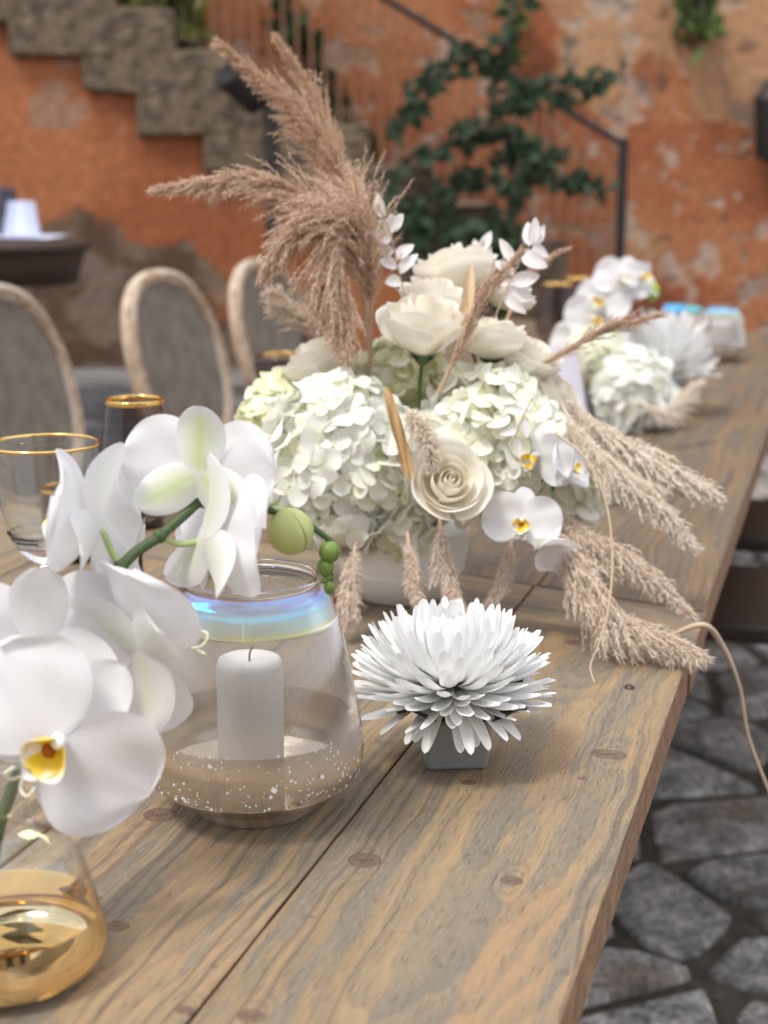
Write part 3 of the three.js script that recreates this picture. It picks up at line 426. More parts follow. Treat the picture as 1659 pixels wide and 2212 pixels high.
// bottle vase of the orchid spray
const vaseP = W(17, 2093, 0.862); vaseP.y = TOP;
{
  const t = thing('bottle_vase', 'clear glass bottle vase with a gold mirrored bottom holding the orchid spray', 'vase', vaseP), goldMirror = phy({ color: lin(0.95, 0.72, 0.40), metalness: 1, roughness: 0.035, transparent: true, opacity: 0.88 });
  const low = smoothProfile([[0, 0.001], [0.036, 0], [0.048, 0.002], [0.0565, 0.008], [0.0592, 0.017], [0.0575, 0.027], [0.0553, 0.036]], 36), up = smoothProfile([[0.0553, 0.036], [0.0515, 0.052], [0.0465, 0.067], [0.037, 0.0785], [0.026, 0.083], [0.0195, 0.0865], [0.0172, 0.094], [0.0168, 0.115], [0.0178, 0.131]], 50);
  part('gold_bottom', lathe(low, 96), goldMirror, t); part('glass_shoulder', lathe(up, 96), clearGlass, t); part('glass_wall', lathe([...up.map(([r, y]) => [r - 0.0016, y]).reverse()], 96), clearGlass, t);
  part('lip', lathe(smoothProfile([[0.0166, 0.1305], [0.0182, 0.13], [0.0190, 0.1318], [0.0178, 0.1332], [0.0166, 0.1320], [0.0166, 0.1305]], 20), 64), thickGlass, t);
  part('water', lathe([[0, 0.0375], [0.048, 0.0375], [0.0525, 0.038], [0.0534, 0.0392]], 64), phy({ color: lin(0.92, 0.95, 0.97), roughness: 0.0, transmission: 1, thickness: 0, ior: 1.33 }), t);
}

// ---------------------------------------------------------------- flowers
const petalMat = (r, g, b, tr = 0.3) => phy({ color: lin(r, g, b), vertexColors: true, roughness: 1, transmission: tr, thickness: 0 });
const plainPetal = (r, g, b, tr = 0.3) => phy({ color: lin(r, g, b), roughness: 1, transmission: tr, thickness: 0 });
const veinTex = dataTex(512, 256, (u, v) => { const a = noise(u * 46, v * 2.5), b = fbm(u * 9, v * 5, 3); const k = 0.5 + 0.25 * a + 0.45 * b; return [k, k, k, k]; })[1];
const orchidMat = petalMat(0.83, 0.82, 0.835, 0.35), roseMat = petalMat(0.94, 0.905, 0.82, 0.4), mumMat = petalMat(0.9, 0.9, 0.89, 0.34), hydMats = [petalMat(0.95, 0.945, 0.895, 0.38), petalMat(0.94, 0.93, 0.80, 0.38), petalMat(0.88, 0.88, 0.62, 0.38)];
const stemGreen = std({ color: lin(0.055, 0.095, 0.028), roughness: 0.55 }), budGreen = std({ color: lin(0.50, 0.54, 0.20), roughness: 0.5 }), pedGreen = std({ color: lin(0.42, 0.52, 0.22), roughness: 0.55 }), smallBud = std({ color: lin(0.16, 0.24, 0.045), roughness: 0.45 });
const basis = (dir, up) => { const z = dir.clone().normalize(), x = up.clone().cross(z).normalize(), y = z.clone().cross(x); return new THREE.Matrix4().makeBasis(x, y, z); };
// petal: grows along +y from the origin, faces +z
function petal(L, w, o = {}) {
  const { cup = 0.2, bend = 0.1, wide = 0.55, fold = 0, wave = 0, nu = 12, nv = 14, round = 0.5, ridge = 0, col } = o, ph = rnd() * 6;
  return sheet(nu, nv, (u, s, v) => {
    const t = 0.5 - 0.5 * Math.cos(Math.PI * s), q = (u - 0.5) * 2, tt = Math.pow(t, Math.log(0.5) / Math.log(wide)), h = w / 2 * Math.pow(Math.max(0, 4 * tt * (1 - tt)), round) + w * 0.05 * (1 - t);
    v.set(q * h, L * t, cup * w * (q * q * h * h / (w * w / 4)) - bend * L * t * t + fold * Math.abs(q) * h + wave * w * Math.sin(q * 5 + t * 7 + ph) * t * Math.abs(q) + ridge * w * Math.cos(q * 7 + ph * 0.3) * t * (1 - t));
  }, col);
}
// moth orchid: two broad petals, three sepals, a lobed lip
orchidMat.bumpMap = veinTex; orchidMat.bumpScale = 0.00012;
const W1 = (g) => () => [g, g, g];
const petalCol = (u, w) => { const k = Math.abs(noise(u * 14, w * 2)) * 0.04; return [1 - k, 1 - k * 1.2, 1 - k]; };
const sepalCol = (gr) => (u, w) => { const m = gr * Math.exp(-(((u - 0.5) * 3.2) ** 2)) * sstep(w, 0.0, 0.25) * (1 - sstep(w, 0.62, 0.95)), vein = 0.1 * gr * sstep(0.03 - Math.abs(u - 0.5), 0, 0.02); return [1 - 0.2 * m - vein, 1 - 0.1 * m - vein * 0.6, 1 - 0.62 * m - vein]; };
const lipMat = petalMat(0.88, 0.86, 0.84, 0.15), tendrilMat = std({ color: lin(0.82, 0.78, 0.6), roughness: 0.6 });
function orchid(parent, pos, dir, up, s, o = {}) {
  const { green = 0.35, closed = 0, name = 'flower', lip = true } = o, g = new THREE.Group(); g.name = name; parent.add(g);
  const m = basis(dir, up); m.setPosition(pos); g.applyMatrix4(m); g.scale.setScalar(s);
  const put = (nm, geo, rotZ, tilt, z, mat = orchidMat) => { const q = part(nm, geo, mat, g); q.rotation.order = 'ZXY'; q.rotation.set(-tilt, 0, rotZ); q.position.z = z; return q; };
  put('sepal', petal(0.043, 0.031, { cup: 0.12, bend: 0.3, wide: 0.55, col: sepalCol(green), wave: 0.03 }), R(-0.08, 0.08), -closed, -0.004);
  for (const d of [-1, 1]) put('sepal', petal(0.042, 0.029, { cup: 0.14, bend: 0.3, wide: 0.52, col: sepalCol(green * 0.9), wave: 0.04 }), d * (2.12 + R(-0.06, 0.06)), -closed, -0.004);
  for (const d of [-1, 1]) put('petal', petal(0.05, 0.061, { cup: 0.10, bend: 0.16, wide: 0.56, round: 0.42, wave: 0.06, ridge: 0.05, nu: 26, nv: 20, col: petalCol }), d * (1.42 + R(-0.06, 0.06)), 0.02 - closed * 1.1, 0.001);
  if (!lip) return g;
  const lc = (u, w) => { const yel = sstep(0.7 - w, 0, 0.25) * sstep(noise(u * 3, w * 4) + 0.6, 0.2, 0.7), red = sstep(noise(u * 22 + 5, w * 9), 0.15, 0.4) * sstep(0.45 - w, 0, 0.3); return [1 - 0.45 * red, 1 - 0.28 * yel - 0.6 * red, 1 - 0.93 * yel - 0.8 * red]; };
  const L = part('lip', petal(0.024, 0.017, { cup: 0.25, bend: -0.25, wide: 0.4, round: 0.7, fold: 0.15, col: lc }), lipMat, g); L.rotation.order = 'ZXY'; L.rotation.set(0.6, 0, Math.PI); L.position.z = 0.004;
  for (const d of [-1, 1]) { const q = part('lip_lobe', petal(0.02, 0.016, { cup: 0.5, bend: -0.35, wide: 0.6, col: (u, w) => { const y = sstep(0.9 - w, 0, 0.35); return [1 - 0.06 * y, 1 - 0.3 * y, 1 - 0.96 * y]; } }), lipMat, g); q.rotation.order = 'ZXY'; q.rotation.set(0.55, -d * 0.25, d * 2.05); q.position.z = 0.005; }
  part('throat', new THREE.SphereGeometry(0.0036, 12, 8).scale(1.1, 0.8, 0.8).translate(0, -0.0045, 0.0075), throatMat, g);
  part('column', new THREE.SphereGeometry(0.0042, 14, 10).scale(0.9, 0.8, 1.7).translate(0, 0.002, 0.007), orchidMat2, g);
  for (const d of [-1, 1]) part('tendril', tube([V(0, -0.018, 0.014), V(d * 0.003, -0.022, 0.017), V(d * 0.007, -0.021, 0.021), V(d * 0.0065, -0.016, 0.02)], 0.0006, 14, 5), tendrilMat, g);
  return g;
}
const throatMat = std({ color: lin(0.42, 0.1, 0.015), roughness: 0.6 });
const orchidMat2 = phy({ color: lin(0.88, 0.86, 0.86), roughness: 0.7 });
const camDir = (p) => camera.position.clone().sub(p).normalize();
// facing: given in picture terms (right, up, towards the camera) at the flower's place
const facing = (r, u, t) => V(r, 0, 0).add(V(0, CP, -SP).multiplyScalar(u)).add(V(0, SP, CP).multiplyScalar(t)).normalize();
{
  const sp = thing('orchid_spray', 'arching spray of white moth orchids with green buds standing in the bottle vase', 'orchid');
  const S = [[-22, 1900, 0.868], [0, 1775, 0.872], [45, 1660, 0.878], [105, 1520, 0.885], [175, 1385, 0.9], [240, 1258, 0.915], [285, 1200, 0.922], [345, 1158, 0.93], [395, 1115, 0.938], [440, 1080, 0.944], [510, 1089, 0.952], [575, 1100, 0.96], [640, 1120, 0.97], [690, 1150, 0.975], [722, 1180, 0.978], [712, 1215, 0.98], [716, 1245, 0.98], [712, 1268, 0.98]];
  const P = S.map(([x, y, z]) => W(x, y, z)); part('stem', tube(P, (t) => (t < 0.7 ? 0.0042 - 0.001 * t : lerp(0.0034, 0.0015, (t - 0.7) / 0.3)), 90, 10), stemGreen, sp);
  for (const [x, y, z] of [[262, 1222, 0.918], [345, 1158, 0.93], [440, 1082, 0.944], [560, 1098, 0.958], [170, 1395, 0.9]]) part('node', new THREE.SphereGeometry(0.0048, 12, 8).translate(...W(x, y, z).toArray()), stemGreen, sp);
  const ped = (list) => part('pedicel', tube(list.map(([x, y, z]) => W(x, y, z)), (t) => 0.0019 + 0.0007 * t, 18, 8), pedGreen, sp);
  // front bloom facing the camera
  orchid(sp, W(122, 1600, 0.845), facing(0.12, -0.1, 1), facing(0.75, 0.68, 0), 1.28, { green: 0.05 });
  // bloom seen from behind, lower left
  orchid(sp, W(92, 1385, 0.885), facing(-0.35, 0.1, -1), facing(-0.1, 1, 0), 1.12, { green: 0.1, lip: false }); ped([[150, 1440, 0.895], [105, 1420, 0.888], [96, 1385, 0.886]]);
  // bloom in profile, turned to the left
  orchid(sp, W(200, 1135, 0.905), facing(-0.95, 0.0, -0.26), facing(0.28, 1, -0.1), 1.2, { green: 0.12, closed: 0.06 }); ped([[262, 1222, 0.918], [240, 1190, 0.915], [220, 1150, 0.908], [200, 1140, 0.905]]);
  // top bloom seen from behind
  orchid(sp, W(430, 1022, 0.935), facing(0.1, 0.1, -1), facing(0.08, 1, 0.1), 1.02, { green: 0.75, lip: false }); ped([[440, 1080, 0.944], [428, 1050, 0.94], [428, 1022, 0.936]]);
  // right bloom in three-quarter back view
  orchid(sp, W(456, 1165, 0.93), facing(0.82, -0.1, -0.5), facing(0.3, 1, -0.1), 1.22, { green: 0.35, closed: 0.2 }); ped([[345, 1158, 0.93], [385, 1175, 0.938], [430, 1172, 0.944], [450, 1178, 0.945]]);
  // middle bloom looking down to the right
  orchid(sp, W(310, 1392, 0.892), facing(0.5, 0.42, -0.62), facing(-1, 0.25, 0), 1.3, { green: 0.3 }); ped([[205, 1330, 0.905], [260, 1345, 0.9], [303, 1373, 0.895]]);
  // buds
  const bud = (x, y, z, rx, ry, mat, tilt, ridged) => { const r = rx * K / F * z, h = ry * K / F * z, b = new THREE.Group(); b.name = 'bud'; sp.add(b);
    for (let k = 0; k < 3; k++) part('sepal', sheet(16, 16, (u, w, v) => { const a = k * 2.094 + (u - 0.5) * 2.75, t = w * Math.PI, q = 1 + 0.07 * (u - 0.5) - 0.16 * Math.pow(Math.abs(u - 0.5) * 2, 5) * (u > 0.5 ? 0.2 : 1) + 0.012 * Math.cos(u * 19); v.set(r * q * Math.sin(t) * Math.cos(a), -h * Math.cos(t) * (1 - 0.1 * Math.sin(t)), r * q * Math.sin(t) * Math.sin(a)); }), mat, b);
    b.position.copy(W(x, y, z)); b.rotation.set(0.15, 0.6, tilt); };
  bud(627, 1148, 0.966, 50, 55, budGreen, 0.2, true); ped([[545, 1098, 0.958], [590, 1100, 0.962], [615, 1105, 0.965], [622, 1118, 0.966]]);
  bud(712, 1192, 0.978, 24, 26, smallBud, -0.3, true); bud(703, 1226, 0.98, 19, 23, smallBud, 0.1, true); bud(712, 1270, 0.98, 12, 16, smallBud, 0, true); part('bract', tube([W(716, 1242, 0.98), W(705, 1252, 0.98), W(692, 1258, 0.979)], (t) => 0.003 * (1 - 0.6 * t), 8, 8), smallBud, sp); part('bract', tube([W(560, 1096, 0.958), W(600, 1084, 0.957), W(606, 1070, 0.956)], (t) => 0.0022 * (1 - 0.7 * t), 8, 6), pedGreen, sp);
}
// chrysanthemum in its small grey vase
function mum(t, n, Rr, Hh, merged) {
  const geos = [];
  const one = (phi, th, L, w, curl, droop, base, tw) => {
    // th: angle from straight up; a spoon-shaped ray that first runs outward, then curls in (up) or droops
    const d = V(Math.sin(th) * Math.sin(phi), Math.cos(th), Math.sin(th) * Math.cos(phi)), side = V(Math.cos(phi), 0, -Math.sin(phi)), nrm = side.clone().cross(d);
    const side2 = side.clone().multiplyScalar(Math.cos(tw)).addScaledVector(nrm, Math.sin(tw));
    const g = sheet(4, 10, (u, k, v) => {
      const s = 1 - Math.pow(1 - k, 1.6), q = (u - 0.5) * 2, h = w / 2 * (0.4 + 0.6 * sstep(s, 0, 0.6)) * Math.sqrt(Math.max(0, 1 - Math.pow(s, 9))), l = L * s;
      v.copy(base).addScaledVector(d, l).addScaledVector(nrm, -curl * L * s * s * s).add(V(0, -droop * L * s * s, 0)).addScaledVector(side2, q * h).addScaledVector(nrm, (curl < 0 ? 1 : -1) * 0.55 * h * q * q);
    }, (u, s) => { const y = 0.25 * (1 - sstep(s, 0, 0.45)); return [1 - 0.12 * y, 1 - 0.05 * y, 1 - 0.45 * y]; });
    if (merged) geos.push(g); else part('petal', g, mumMat, t);
  };
  for (let k = 0; k < n; k++) {
    const f = (k + 0.5) / n, phi = k * 2.39996 + R(-0.12, 0.12), th = 0.15 + 1.72 * Math.pow(f, 0.62) + R(-0.06, 0.06);
    const L = Rr * lerp(0.52, 1.0, sstep(th, 0.1, 1.05)) * R(0.9, 1.05), w = Rr * lerp(0.12, 0.16, f) * R(0.8, 1.2);
    one(phi, th, L, w, lerp(0.55, 0.22, f), th > 1.5 ? 0.12 * (th - 1.4) : 0, V(0, Hh + Rr * 0.1 * Math.cos(th), 0), R(-0.5, 0.5));
  }
  return [one, geos];
}
const greyVase = std({ color: lin(0.27, 0.28, 0.285), roughness: 0.45 });
function cubeVase(pos, s, h, turn, label) { const t = thing('square_vase', label, 'vase', pos); t.rotation.y = turn; const g = new RoundedBoxGeometry(s, h, s, 4, 0.004), p = g.attributes.position; for (let i = 0; i < p.count; i++) { const k = lerp(0.9, 1.04, (p.getY(i) + h / 2) / h); p.setX(i, p.getX(i) * k); p.setZ(i, p.getZ(i) * k); } g.translate(0, h / 2, 0); g.computeVertexNormals(); part('body', g, greyVase, t); part('foam', box(s * 0.86, 0.006, s * 0.86, 0, h + 0.001, 0), std({ color: lin(0.03, 0.06, 0.03), roughness: 1 }), t); return t; }
{
  const vp = W(980, 1648, 1.2); vp.y = TOP; const base = onY(979, 1640, TOP); cubeVase(base, 0.054, 0.042, 0.08, 'small grey square vase under the big white chrysanthemum');
  const t = thing('chrysanthemum', 'big white chrysanthemum bloom in the small grey vase', 'flower', base.clone().add(V(-0.002, 0.048, 0.0)));
  t.scale.set(1.0, 0.74, 1.0); const [one] = mum(t, 294, 0.083, 0.022, false);
  // loose rays hanging over the front of the vase
  for (const [phi, th, L, dr, curl] of [[-0.55, 2.0, 0.055, 0.35, 0.1], [-0.4, 2.05, 0.058, 0.4, 0.05], [-0.62, 1.9, 0.06, 0.42, 0.1], [0.08, 2.1, 0.052, 0.45, 0.05], [0.2, 2.0, 0.056, 0.5, 0.1], [0.42, 1.9, 0.058, 0.5, 0.1], [0.33, 2.1, 0.05, 0.4, 0.05], [0.02, 1.7, 0.05, 0.3, 0.2], [0.6, 1.85, 0.066, 0.25, 0.05], [0.75, 1.8, 0.07, 0.25, 0], [-0.9, 1.85, 0.07, 0.2, 0]]) one(phi, th, L * 0.9, 0.0105, curl, dr, V(Math.sin(phi) * 0.012, 0.02, Math.cos(phi) * 0.024), R(-0.3, 0.3));
  const lm = std({ color: lin(0.02, 0.045, 0.025), roughness: 0.7 }); for (const [a, x, z] of [[0.75, 0.02, 0.018], [-0.5, -0.015, 0.015], [2.2, 0.02, -0.01]]) { const l = part('leaf', petal(0.05, 0.03, { cup: 0.2, bend: 0.3, wide: 0.5 }), lm, t); l.rotation.order = 'YXZ'; l.rotation.set(1.5, a, 0); l.position.set(x, 0.003, z); }
}
// rose: petals wrapped in a spiral cup
function rose(name, pos, dir, size, label, open = 1, n = 24, group = 'cream roses in the bouquet') {
  const t = thing(name, label, 'rose', pos, group), up = Math.abs(dir.y) > 0.95 ? V(0, 0, -1) : V(0, 1, 0); t.quaternion.setFromUnitVectors(V(0, 1, 0), dir.clone().normalize()); t.rotateY(rnd() * 6); t.scale.setScalar(size / 2);
  for (let k = 0; k < n; k++) {
    const f = k / (n - 1), phi = k * 2.39996 + R(-0.3, 0.3), Rk = R(0.94, 1.05) * (0.06 + 0.88 * Math.pow(f, 0.9)), aw = lerp(2.0, 0.95, Math.sqrt(f)), H = R(-0.05, 0.05) + lerp(1.06, 0.94, f) - open * 0.16 * sstep(f, 0.6, 1), curl = open * (f > 0.3 ? Math.pow((f - 0.3) / 0.7, 1.2) : 0), ph = rnd() * 6, pt = rnd() * 0.5, lean = lerp(0.42, 0, sstep(f, 0.1, 0.7));
    part('petal', sheet(14, 14, (u, s, v) => {
      const q = (u - 0.5) * 2, a = phi + q * aw, e = 1 - 0.14 * q * q * q * q - 0.06 * (1 - Math.cos(q * 2.2)) + 0.06 * Math.exp(-q * q * 12) * f, sw = Math.sin(Math.min(1, s * 1.25) * Math.PI / 2);
      const o0 = Math.max(0, s - 0.6) / 0.4, lip = curl * o0 * o0 * (0.7 + 0.3 * Math.cos(q * 2 + pt));
      const r = Rk * (0.2 + 0.8 * sw) * (1 - lean * s * s) * (1 - (1 - open) * 0.22 * o0 * f) + 0.035 * q * (0.4 + f) * s + lip * 0.34 + 0.014 * Math.sin(q * 6 + ph) * s * f;
      v.set(r * Math.sin(a), H * s * e - lip * 0.26 - 0.5, r * Math.cos(a));
    }, (u, s) => { const y = (1 - f) * 0.35 * (1 - 0.6 * s) + 0.12 * (1 - sstep(s, 0, 0.4)); return [1, 1 - 0.16 * y, 1 - 0.5 * y]; }), roseMat, t);
  }
  part('calyx', lathe([[0, -0.66], [0.1, -0.66], [0.22, -0.54], [0.3, -0.46]], 16), stemGreen, t);
  for (let k = 0; k < 4; k++) { const l = part('sepal', petal(0.42, 0.14, { cup: 0.1, bend: 0.4, wide: 0.35 }), stemGreen, t); l.rotation.order = 'YXZ'; l.rotation.set(1.7, k * 1.57, 0); l.position.y = -0.55; }
  part('stem', tube([V(0, -0.6, 0), V(0.02, -1, 0.02), V(0, -1.9, 0)], 0.045, 6, 8), stemGreen, t); return t;
}
// hydrangea: a ball of four-petalled florets
const floretGeos = [0, 1, 2, 3].map(() => { const list = []; for (let k = 0; k < 4; k++) { const g = petal(0.0125, 0.0150, { cup: R(-0.15, 0.3), bend: R(-0.35, 0.4), wide: 0.6, nu: 6, nv: 6, round: 0.42, wave: 0.05, col: (u, w) => { const y = 0.3 * (1 - sstep(w, 0, 0.55)); return [1 - 0.12 * y, 1 - 0.02 * y, 1 - 0.5 * y]; } }); g.rotateX(R(-0.35, -0.05)); g.translate(0, 0.0008, k * 0.0002); g.rotateZ(k * Math.PI / 2 + R(-0.12, 0.12)); list.push(g); } return mergeGeometries(list); });
function hydrangea(pos, rx, ry, rz, n, mats, label, { merged = false, view = 1 } = {}) {
  const t = thing('hydrangea', label, 'hydrangea', pos, merged ? 'far bouquet' : 'hydrangea heads in the bouquet'), core = part('core', new THREE.SphereGeometry(1, 20, 14).scale(rx * 0.78, ry * 0.78, rz * 0.78), std({ color: lin(0.55, 0.58, 0.34), roughness: 1 }), t), list = [], m4 = new THREE.Matrix4();
  const toCam = camDir(pos);
  for (let k = 0; k < n; k++) {
    const y = 1 - 2 * (k + 0.5) / n, a = k * 2.39996, s = Math.sqrt(1 - y * y), d = V(s * Math.cos(a), y, s * Math.sin(a)); if (d.dot(toCam) < -0.35) continue;
    const lump = 0.9 + 0.22 * noise(d.x * 2.6 + pos.x * 40, d.y * 2.6 + d.z * 2) + R(-0.05, 0.05), p = V(d.x * rx, d.y * ry, d.z * rz).multiplyScalar(lump), dir = d.clone().add(V(R(-0.75, 0.75), R(-0.5, 0.75), R(-0.75, 0.75))).normalize(), b = basis(dir, V(R(-1, 1), R(-1, 1), R(-1, 1))), sc = R(1.15, 1.9);
    b.scale(V(sc, sc, sc)); b.setPosition(p); const g = floretGeos[k % 4];
    if (merged) list.push(g.clone().applyMatrix4(b)); else { const f = part('floret', g, mats[Math.floor(rnd() * mats.length)], t); f.applyMatrix4(b); }
  }
  if (merged) part('florets', mergeGeometries(list), mats[0], t).userData.kind = 'stuff';
  return t;
}
// pampas: drooping branchlets along a stalk, each set with fine bristles
const pampasMats = [[0.62, 0.43, 0.29], [0.68, 0.50, 0.37], [0.76, 0.64, 0.53], [0.84, 0.75, 0.64]].map(([r, g, b]) => phy({ color: lin(r, g, b), roughness: 1, transmission: 0.25, thickness: 0 }));
function pampas(label, pts, o) {
  const { n: n0 = 120, len = 0.07, hair = 0.011, mat = 0, from = 0.12, side = V(0, 0, 0), droop = 0.5, spread = 0.7, hairs = 26, tipLen = 0.5, wid = 0.001, name = 'pampas_plume', cat = 'pampas grass' } = o;
  const P = pts.map(([x, y, z]) => W(x, y, z)), c = new THREE.CatmullRomCurve3(P, false, 'centripetal'), n = Math.round(n0 * (name === 'pampas_plume' ? 2.2 : 1)), t = thing(name, label, cat, null, 'dried pampas plumes'), pos = [], nor = [], idx = [];
  part('stalk', tube(P, (s) => 0.0022 * (1 - 0.75 * s), 30, 6), pampasMats[Math.max(0, mat - 1)], t);
  const blade = (p, d, L, w) => { const k = V(R(-1, 1), R(-1, 1), R(-1, 1)).cross(d).normalize(), n0 = k.clone().cross(d), b = pos.length / 3; for (const [q, l] of [[-1, 0], [1, 0], [0.55, 0.6], [-0.55, 0.6], [0, 1]]) { const r = p.clone().addScaledVector(d, L * l).addScaledVector(k, q * w / 2); r.y -= 0.12 * L * l * l; pos.push(r.x, r.y, r.z); nor.push(n0.x, n0.y, n0.z); } idx.push(b, b + 1, b + 2, b, b + 2, b + 3, b + 3, b + 2, b + 4); };
  for (let k = 0; k < n; k++) {
    const s = from + (1 - from) * Math.pow((k + rnd()) / n, 0.9), p = c.getPointAt(Math.min(s, 0.999)), tan = c.getTangentAt(Math.min(s, 0.999)), off = V(R(-1, 1), R(-1, 1), R(-1, 1)); off.addScaledVector(tan, -off.dot(tan)).normalize();
    const f = (s - from) / (1 - from), L = len * (0.35 + 0.65 * Math.sin(Math.PI * Math.pow(f, 0.7) * 0.9 + 0.12)) * lerp(1, tipLen, f) * R(0.7, 1.25), d = tan.clone().multiplyScalar(1).addScaledVector(off, spread * R(0.3, 1)).addScaledVector(side, R(0.5, 1.1)).normalize();
    const pt = p.clone(), dir = d.clone(), steps = Math.max(6, Math.round(hairs * L / len)), dl = L / steps;
    for (let j = 0; j < steps; j++) {
      const e = j / steps; dir.y -= droop * dl / len * 1.2; dir.add(V(R(-1, 1), R(-1, 1), R(-1, 1)).multiplyScalar(0.07)).normalize();
      blade(pt, dir, dl * 1.3, wid * 0.8);
      for (let q = 0; q < 2; q++) blade(pt, dir.clone().addScaledVector(V(R(-1, 1), R(-1, 1), R(-1, 1)), 0.75).normalize(), hair * R(0.6, 1.2) * (1 - 0.45 * e), wid);
      pt.addScaledVector(dir, dl);
    }
  }
  const g = new THREE.BufferGeometry(); g.setAttribute('position', new THREE.Float32BufferAttribute(pos, 3)); g.setAttribute('normal', new THREE.Float32BufferAttribute(nor, 3)); g.setIndex(idx); part('plume', g, pampasMats[mat], t).userData.kind = 'stuff'; return t;
}
const AZ = 1.6;
{
  // bowl
  const b = onY(868, 1288, TOP); const t = thing('ceramic_bowl', 'low white ceramic bowl holding the big bouquet', 'bowl', b), cer = phy({ color: lin(0.82, 0.80, 0.77), roughness: 0.35, clearcoat: 0.3, clearcoatRoughness: 0.2 });
  part('body', lathe([...smoothProfile([[0, 0], [0.048, 0], [0.056, 0.004], [0.072, 0.022], [0.083, 0.042]], 24), ...smoothProfile([[0.0815, 0.0425], [0.087, 0.062], [0.0895, 0.09], [0.086, 0.094], [0.082, 0.088], [0.07, 0.05]], 20)], 72), cer, t); t.scale.set(0.86, 0.85, 0.8); t.rotation.y = 0.35;
  part('foam', lathe([[0, 0.07], [0.08, 0.07]], 32), std({ color: lin(0.03, 0.06, 0.02), roughness: 1 }), t);
}
const A = (x, y, z) => W(x, y, z);
hydrangea(A(738, 1000, 1.545), 0.078, 0.095, 0.07, 215, [hydMats[0], hydMats[0], hydMats[0], hydMats[1]], 'largest white hydrangea head above the ceramic bowl');
hydrangea(A(1050, 965, 1.56), 0.084, 0.084, 0.07, 205, [hydMats[0], hydMats[1], hydMats[1]], 'cream white hydrangea head behind the open rose');
hydrangea(A(602, 925, 1.62), 0.04, 0.052, 0.05, 110, [hydMats[2], hydMats[1]], 'green tinged hydrangea at the left edge of the bouquet');
hydrangea(A(845, 1105, 1.585), 0.055, 0.055, 0.05, 110, [hydMats[1], hydMats[0]], 'small hydrangea low over the rim of the bowl');
hydrangea(A(868, 820, 1.66), 0.055, 0.05, 0.05, 110, [hydMats[2], hydMats[1]], 'yellow green hydrangea below the upright rose');
hydrangea(A(1212, 1035, 1.6), 0.045, 0.065, 0.05, 120, [hydMats[0], hydMats[1]], 'white hydrangea behind the orchid blooms of the bouquet');
const up1 = facing(0.02, 1, 0.45);
rose('rose', A(917, 705, 1.53), facing(0.05, 1, 0.42), 0.1, 'opened cream rose standing upright in the middle of the bouquet', 0.6, 22).scale.y *= 1.25;
rose('rose', A(968, 1045, 1.435), facing(0.12, 0.3, 1), 0.086, 'cream rose facing outward between the two hydrangea heads', 0.6, 19);
rose('rose', A(990, 588, 1.68), facing(-0.2, 1, 0.1), 0.112, 'tall closed cream rose at the top of the bouquet', 0.35, 20);
rose('rose', A(935, 645, 1.61), facing(0.1, 1, 0.3), 0.085, 'cream rose tucked behind the opened upright rose', 0.7, 20);
rose('rose', A(1062, 735, 1.57), facing(0.0, 1, 0.2), 0.085, 'half closed cream rose right of the brown grass tuft', 0.4, 20);
rose('rose', A(1128, 775, 1.6), facing(0.35, 1, 0.3), 0.09, 'cream rose leaning right above the right hydrangea', 0.8, 22);
rose('rose', A(692, 785, 1.63), facing(-0.5, 1, 0.1), 0.1, 'cream rose leaning left under the brown pampas', 0.5, 20);
rose('rose', A(1195, 860, 1.6), facing(0.7, 0.7, 0.4), 0.08, 'cream rose at the right side of the bouquet', 0.7, 20);
rose('rose', A(1095, 640, 1.7), facing(0.4, 1, 0.1), 0.075, 'beige cream rose behind the white leaf sprig', 0.6, 18);
{
  const sp = thing('orchid_sprig', 'small orchid sprig hanging from the right of the bouquet', 'orchid'); part('stem', tube([A(1215, 950, 1.56), A(1196, 1030, 1.5), A(1190, 1090, 1.475), A(1180, 1160, 1.465)], 0.0016, 20, 8), stemGreen, sp);
  orchid(sp, A(1165, 985, 1.49), facing(-0.75, -0.15, 0.6), facing(0.4, 1, 0), 0.86, { green: 0.1 }); orchid(sp, A(1218, 1015, 1.49), facing(0.6, 0.25, 0.35), facing(0.2, 1, 0), 0.74, { green: 0.15, closed: 0.35 }); orchid(sp, A(1128, 1128, 1.455), facing(-0.15, 0.05, 1), facing(0.1, 1, 0), 0.8, { green: 0.1, closed: 0.25 }); orchid(sp, A(1187, 1178, 1.45), facing(0.1, -0.75, 0.5), facing(0.9, 0.3, 0), 0.62, { green: 0.5, closed: 0.5, lip: false });
}
// brown plumes
pampas('tall brown pampas plume arching up and left over the bouquet', [[800, 800, 1.62], [785, 560, 1.63], [735, 370, 1.64], [640, 230, 1.65], [480, 100, 1.66]], { n: 260, len: 0.085, from: 0.22, mat: 0, spread: 0.6, droop: 0.3, side: V(-0.3, 0, 0.05), tipLen: 0.35, hairs: 32 });
pampas('brown pampas plume reaching left with a pale tip', [[795, 760, 1.6], [765, 560, 1.58], [680, 440, 1.56], [560, 385, 1.55], [345, 405, 1.55]], { n: 230, len: 0.085, from: 0.2, mat: 1, spread: 0.5, droop: 0.55, side: V(-0.2, -0.2, 0.05), tipLen: 0.3, hairs: 32 });
pampas('brown pampas plume drooping over the upright roses', [[800, 780, 1.58], [800, 600, 1.56], [775, 480, 1.545], [735, 520, 1.53], [745, 700, 1.525]], { n: 260, len: 0.095, from: 0.22, mat: 1, spread: 0.45, droop: 0.75, side: V(-0.1, -0.45, 0.06), tipLen: 0.9, hairs: 34 });
pampas('brown pampas plume hanging at the left of the bouquet', [[795, 700, 1.57], [770, 540, 1.55], [700, 480, 1.54], [620, 510, 1.53], [575, 580, 1.53]], { n: 170, len: 0.075, from: 0.3, mat: 1, spread: 0.4, droop: 0.75, side: V(-0.05, -0.4, 0.05), tipLen: 0.5, hairs: 30 });
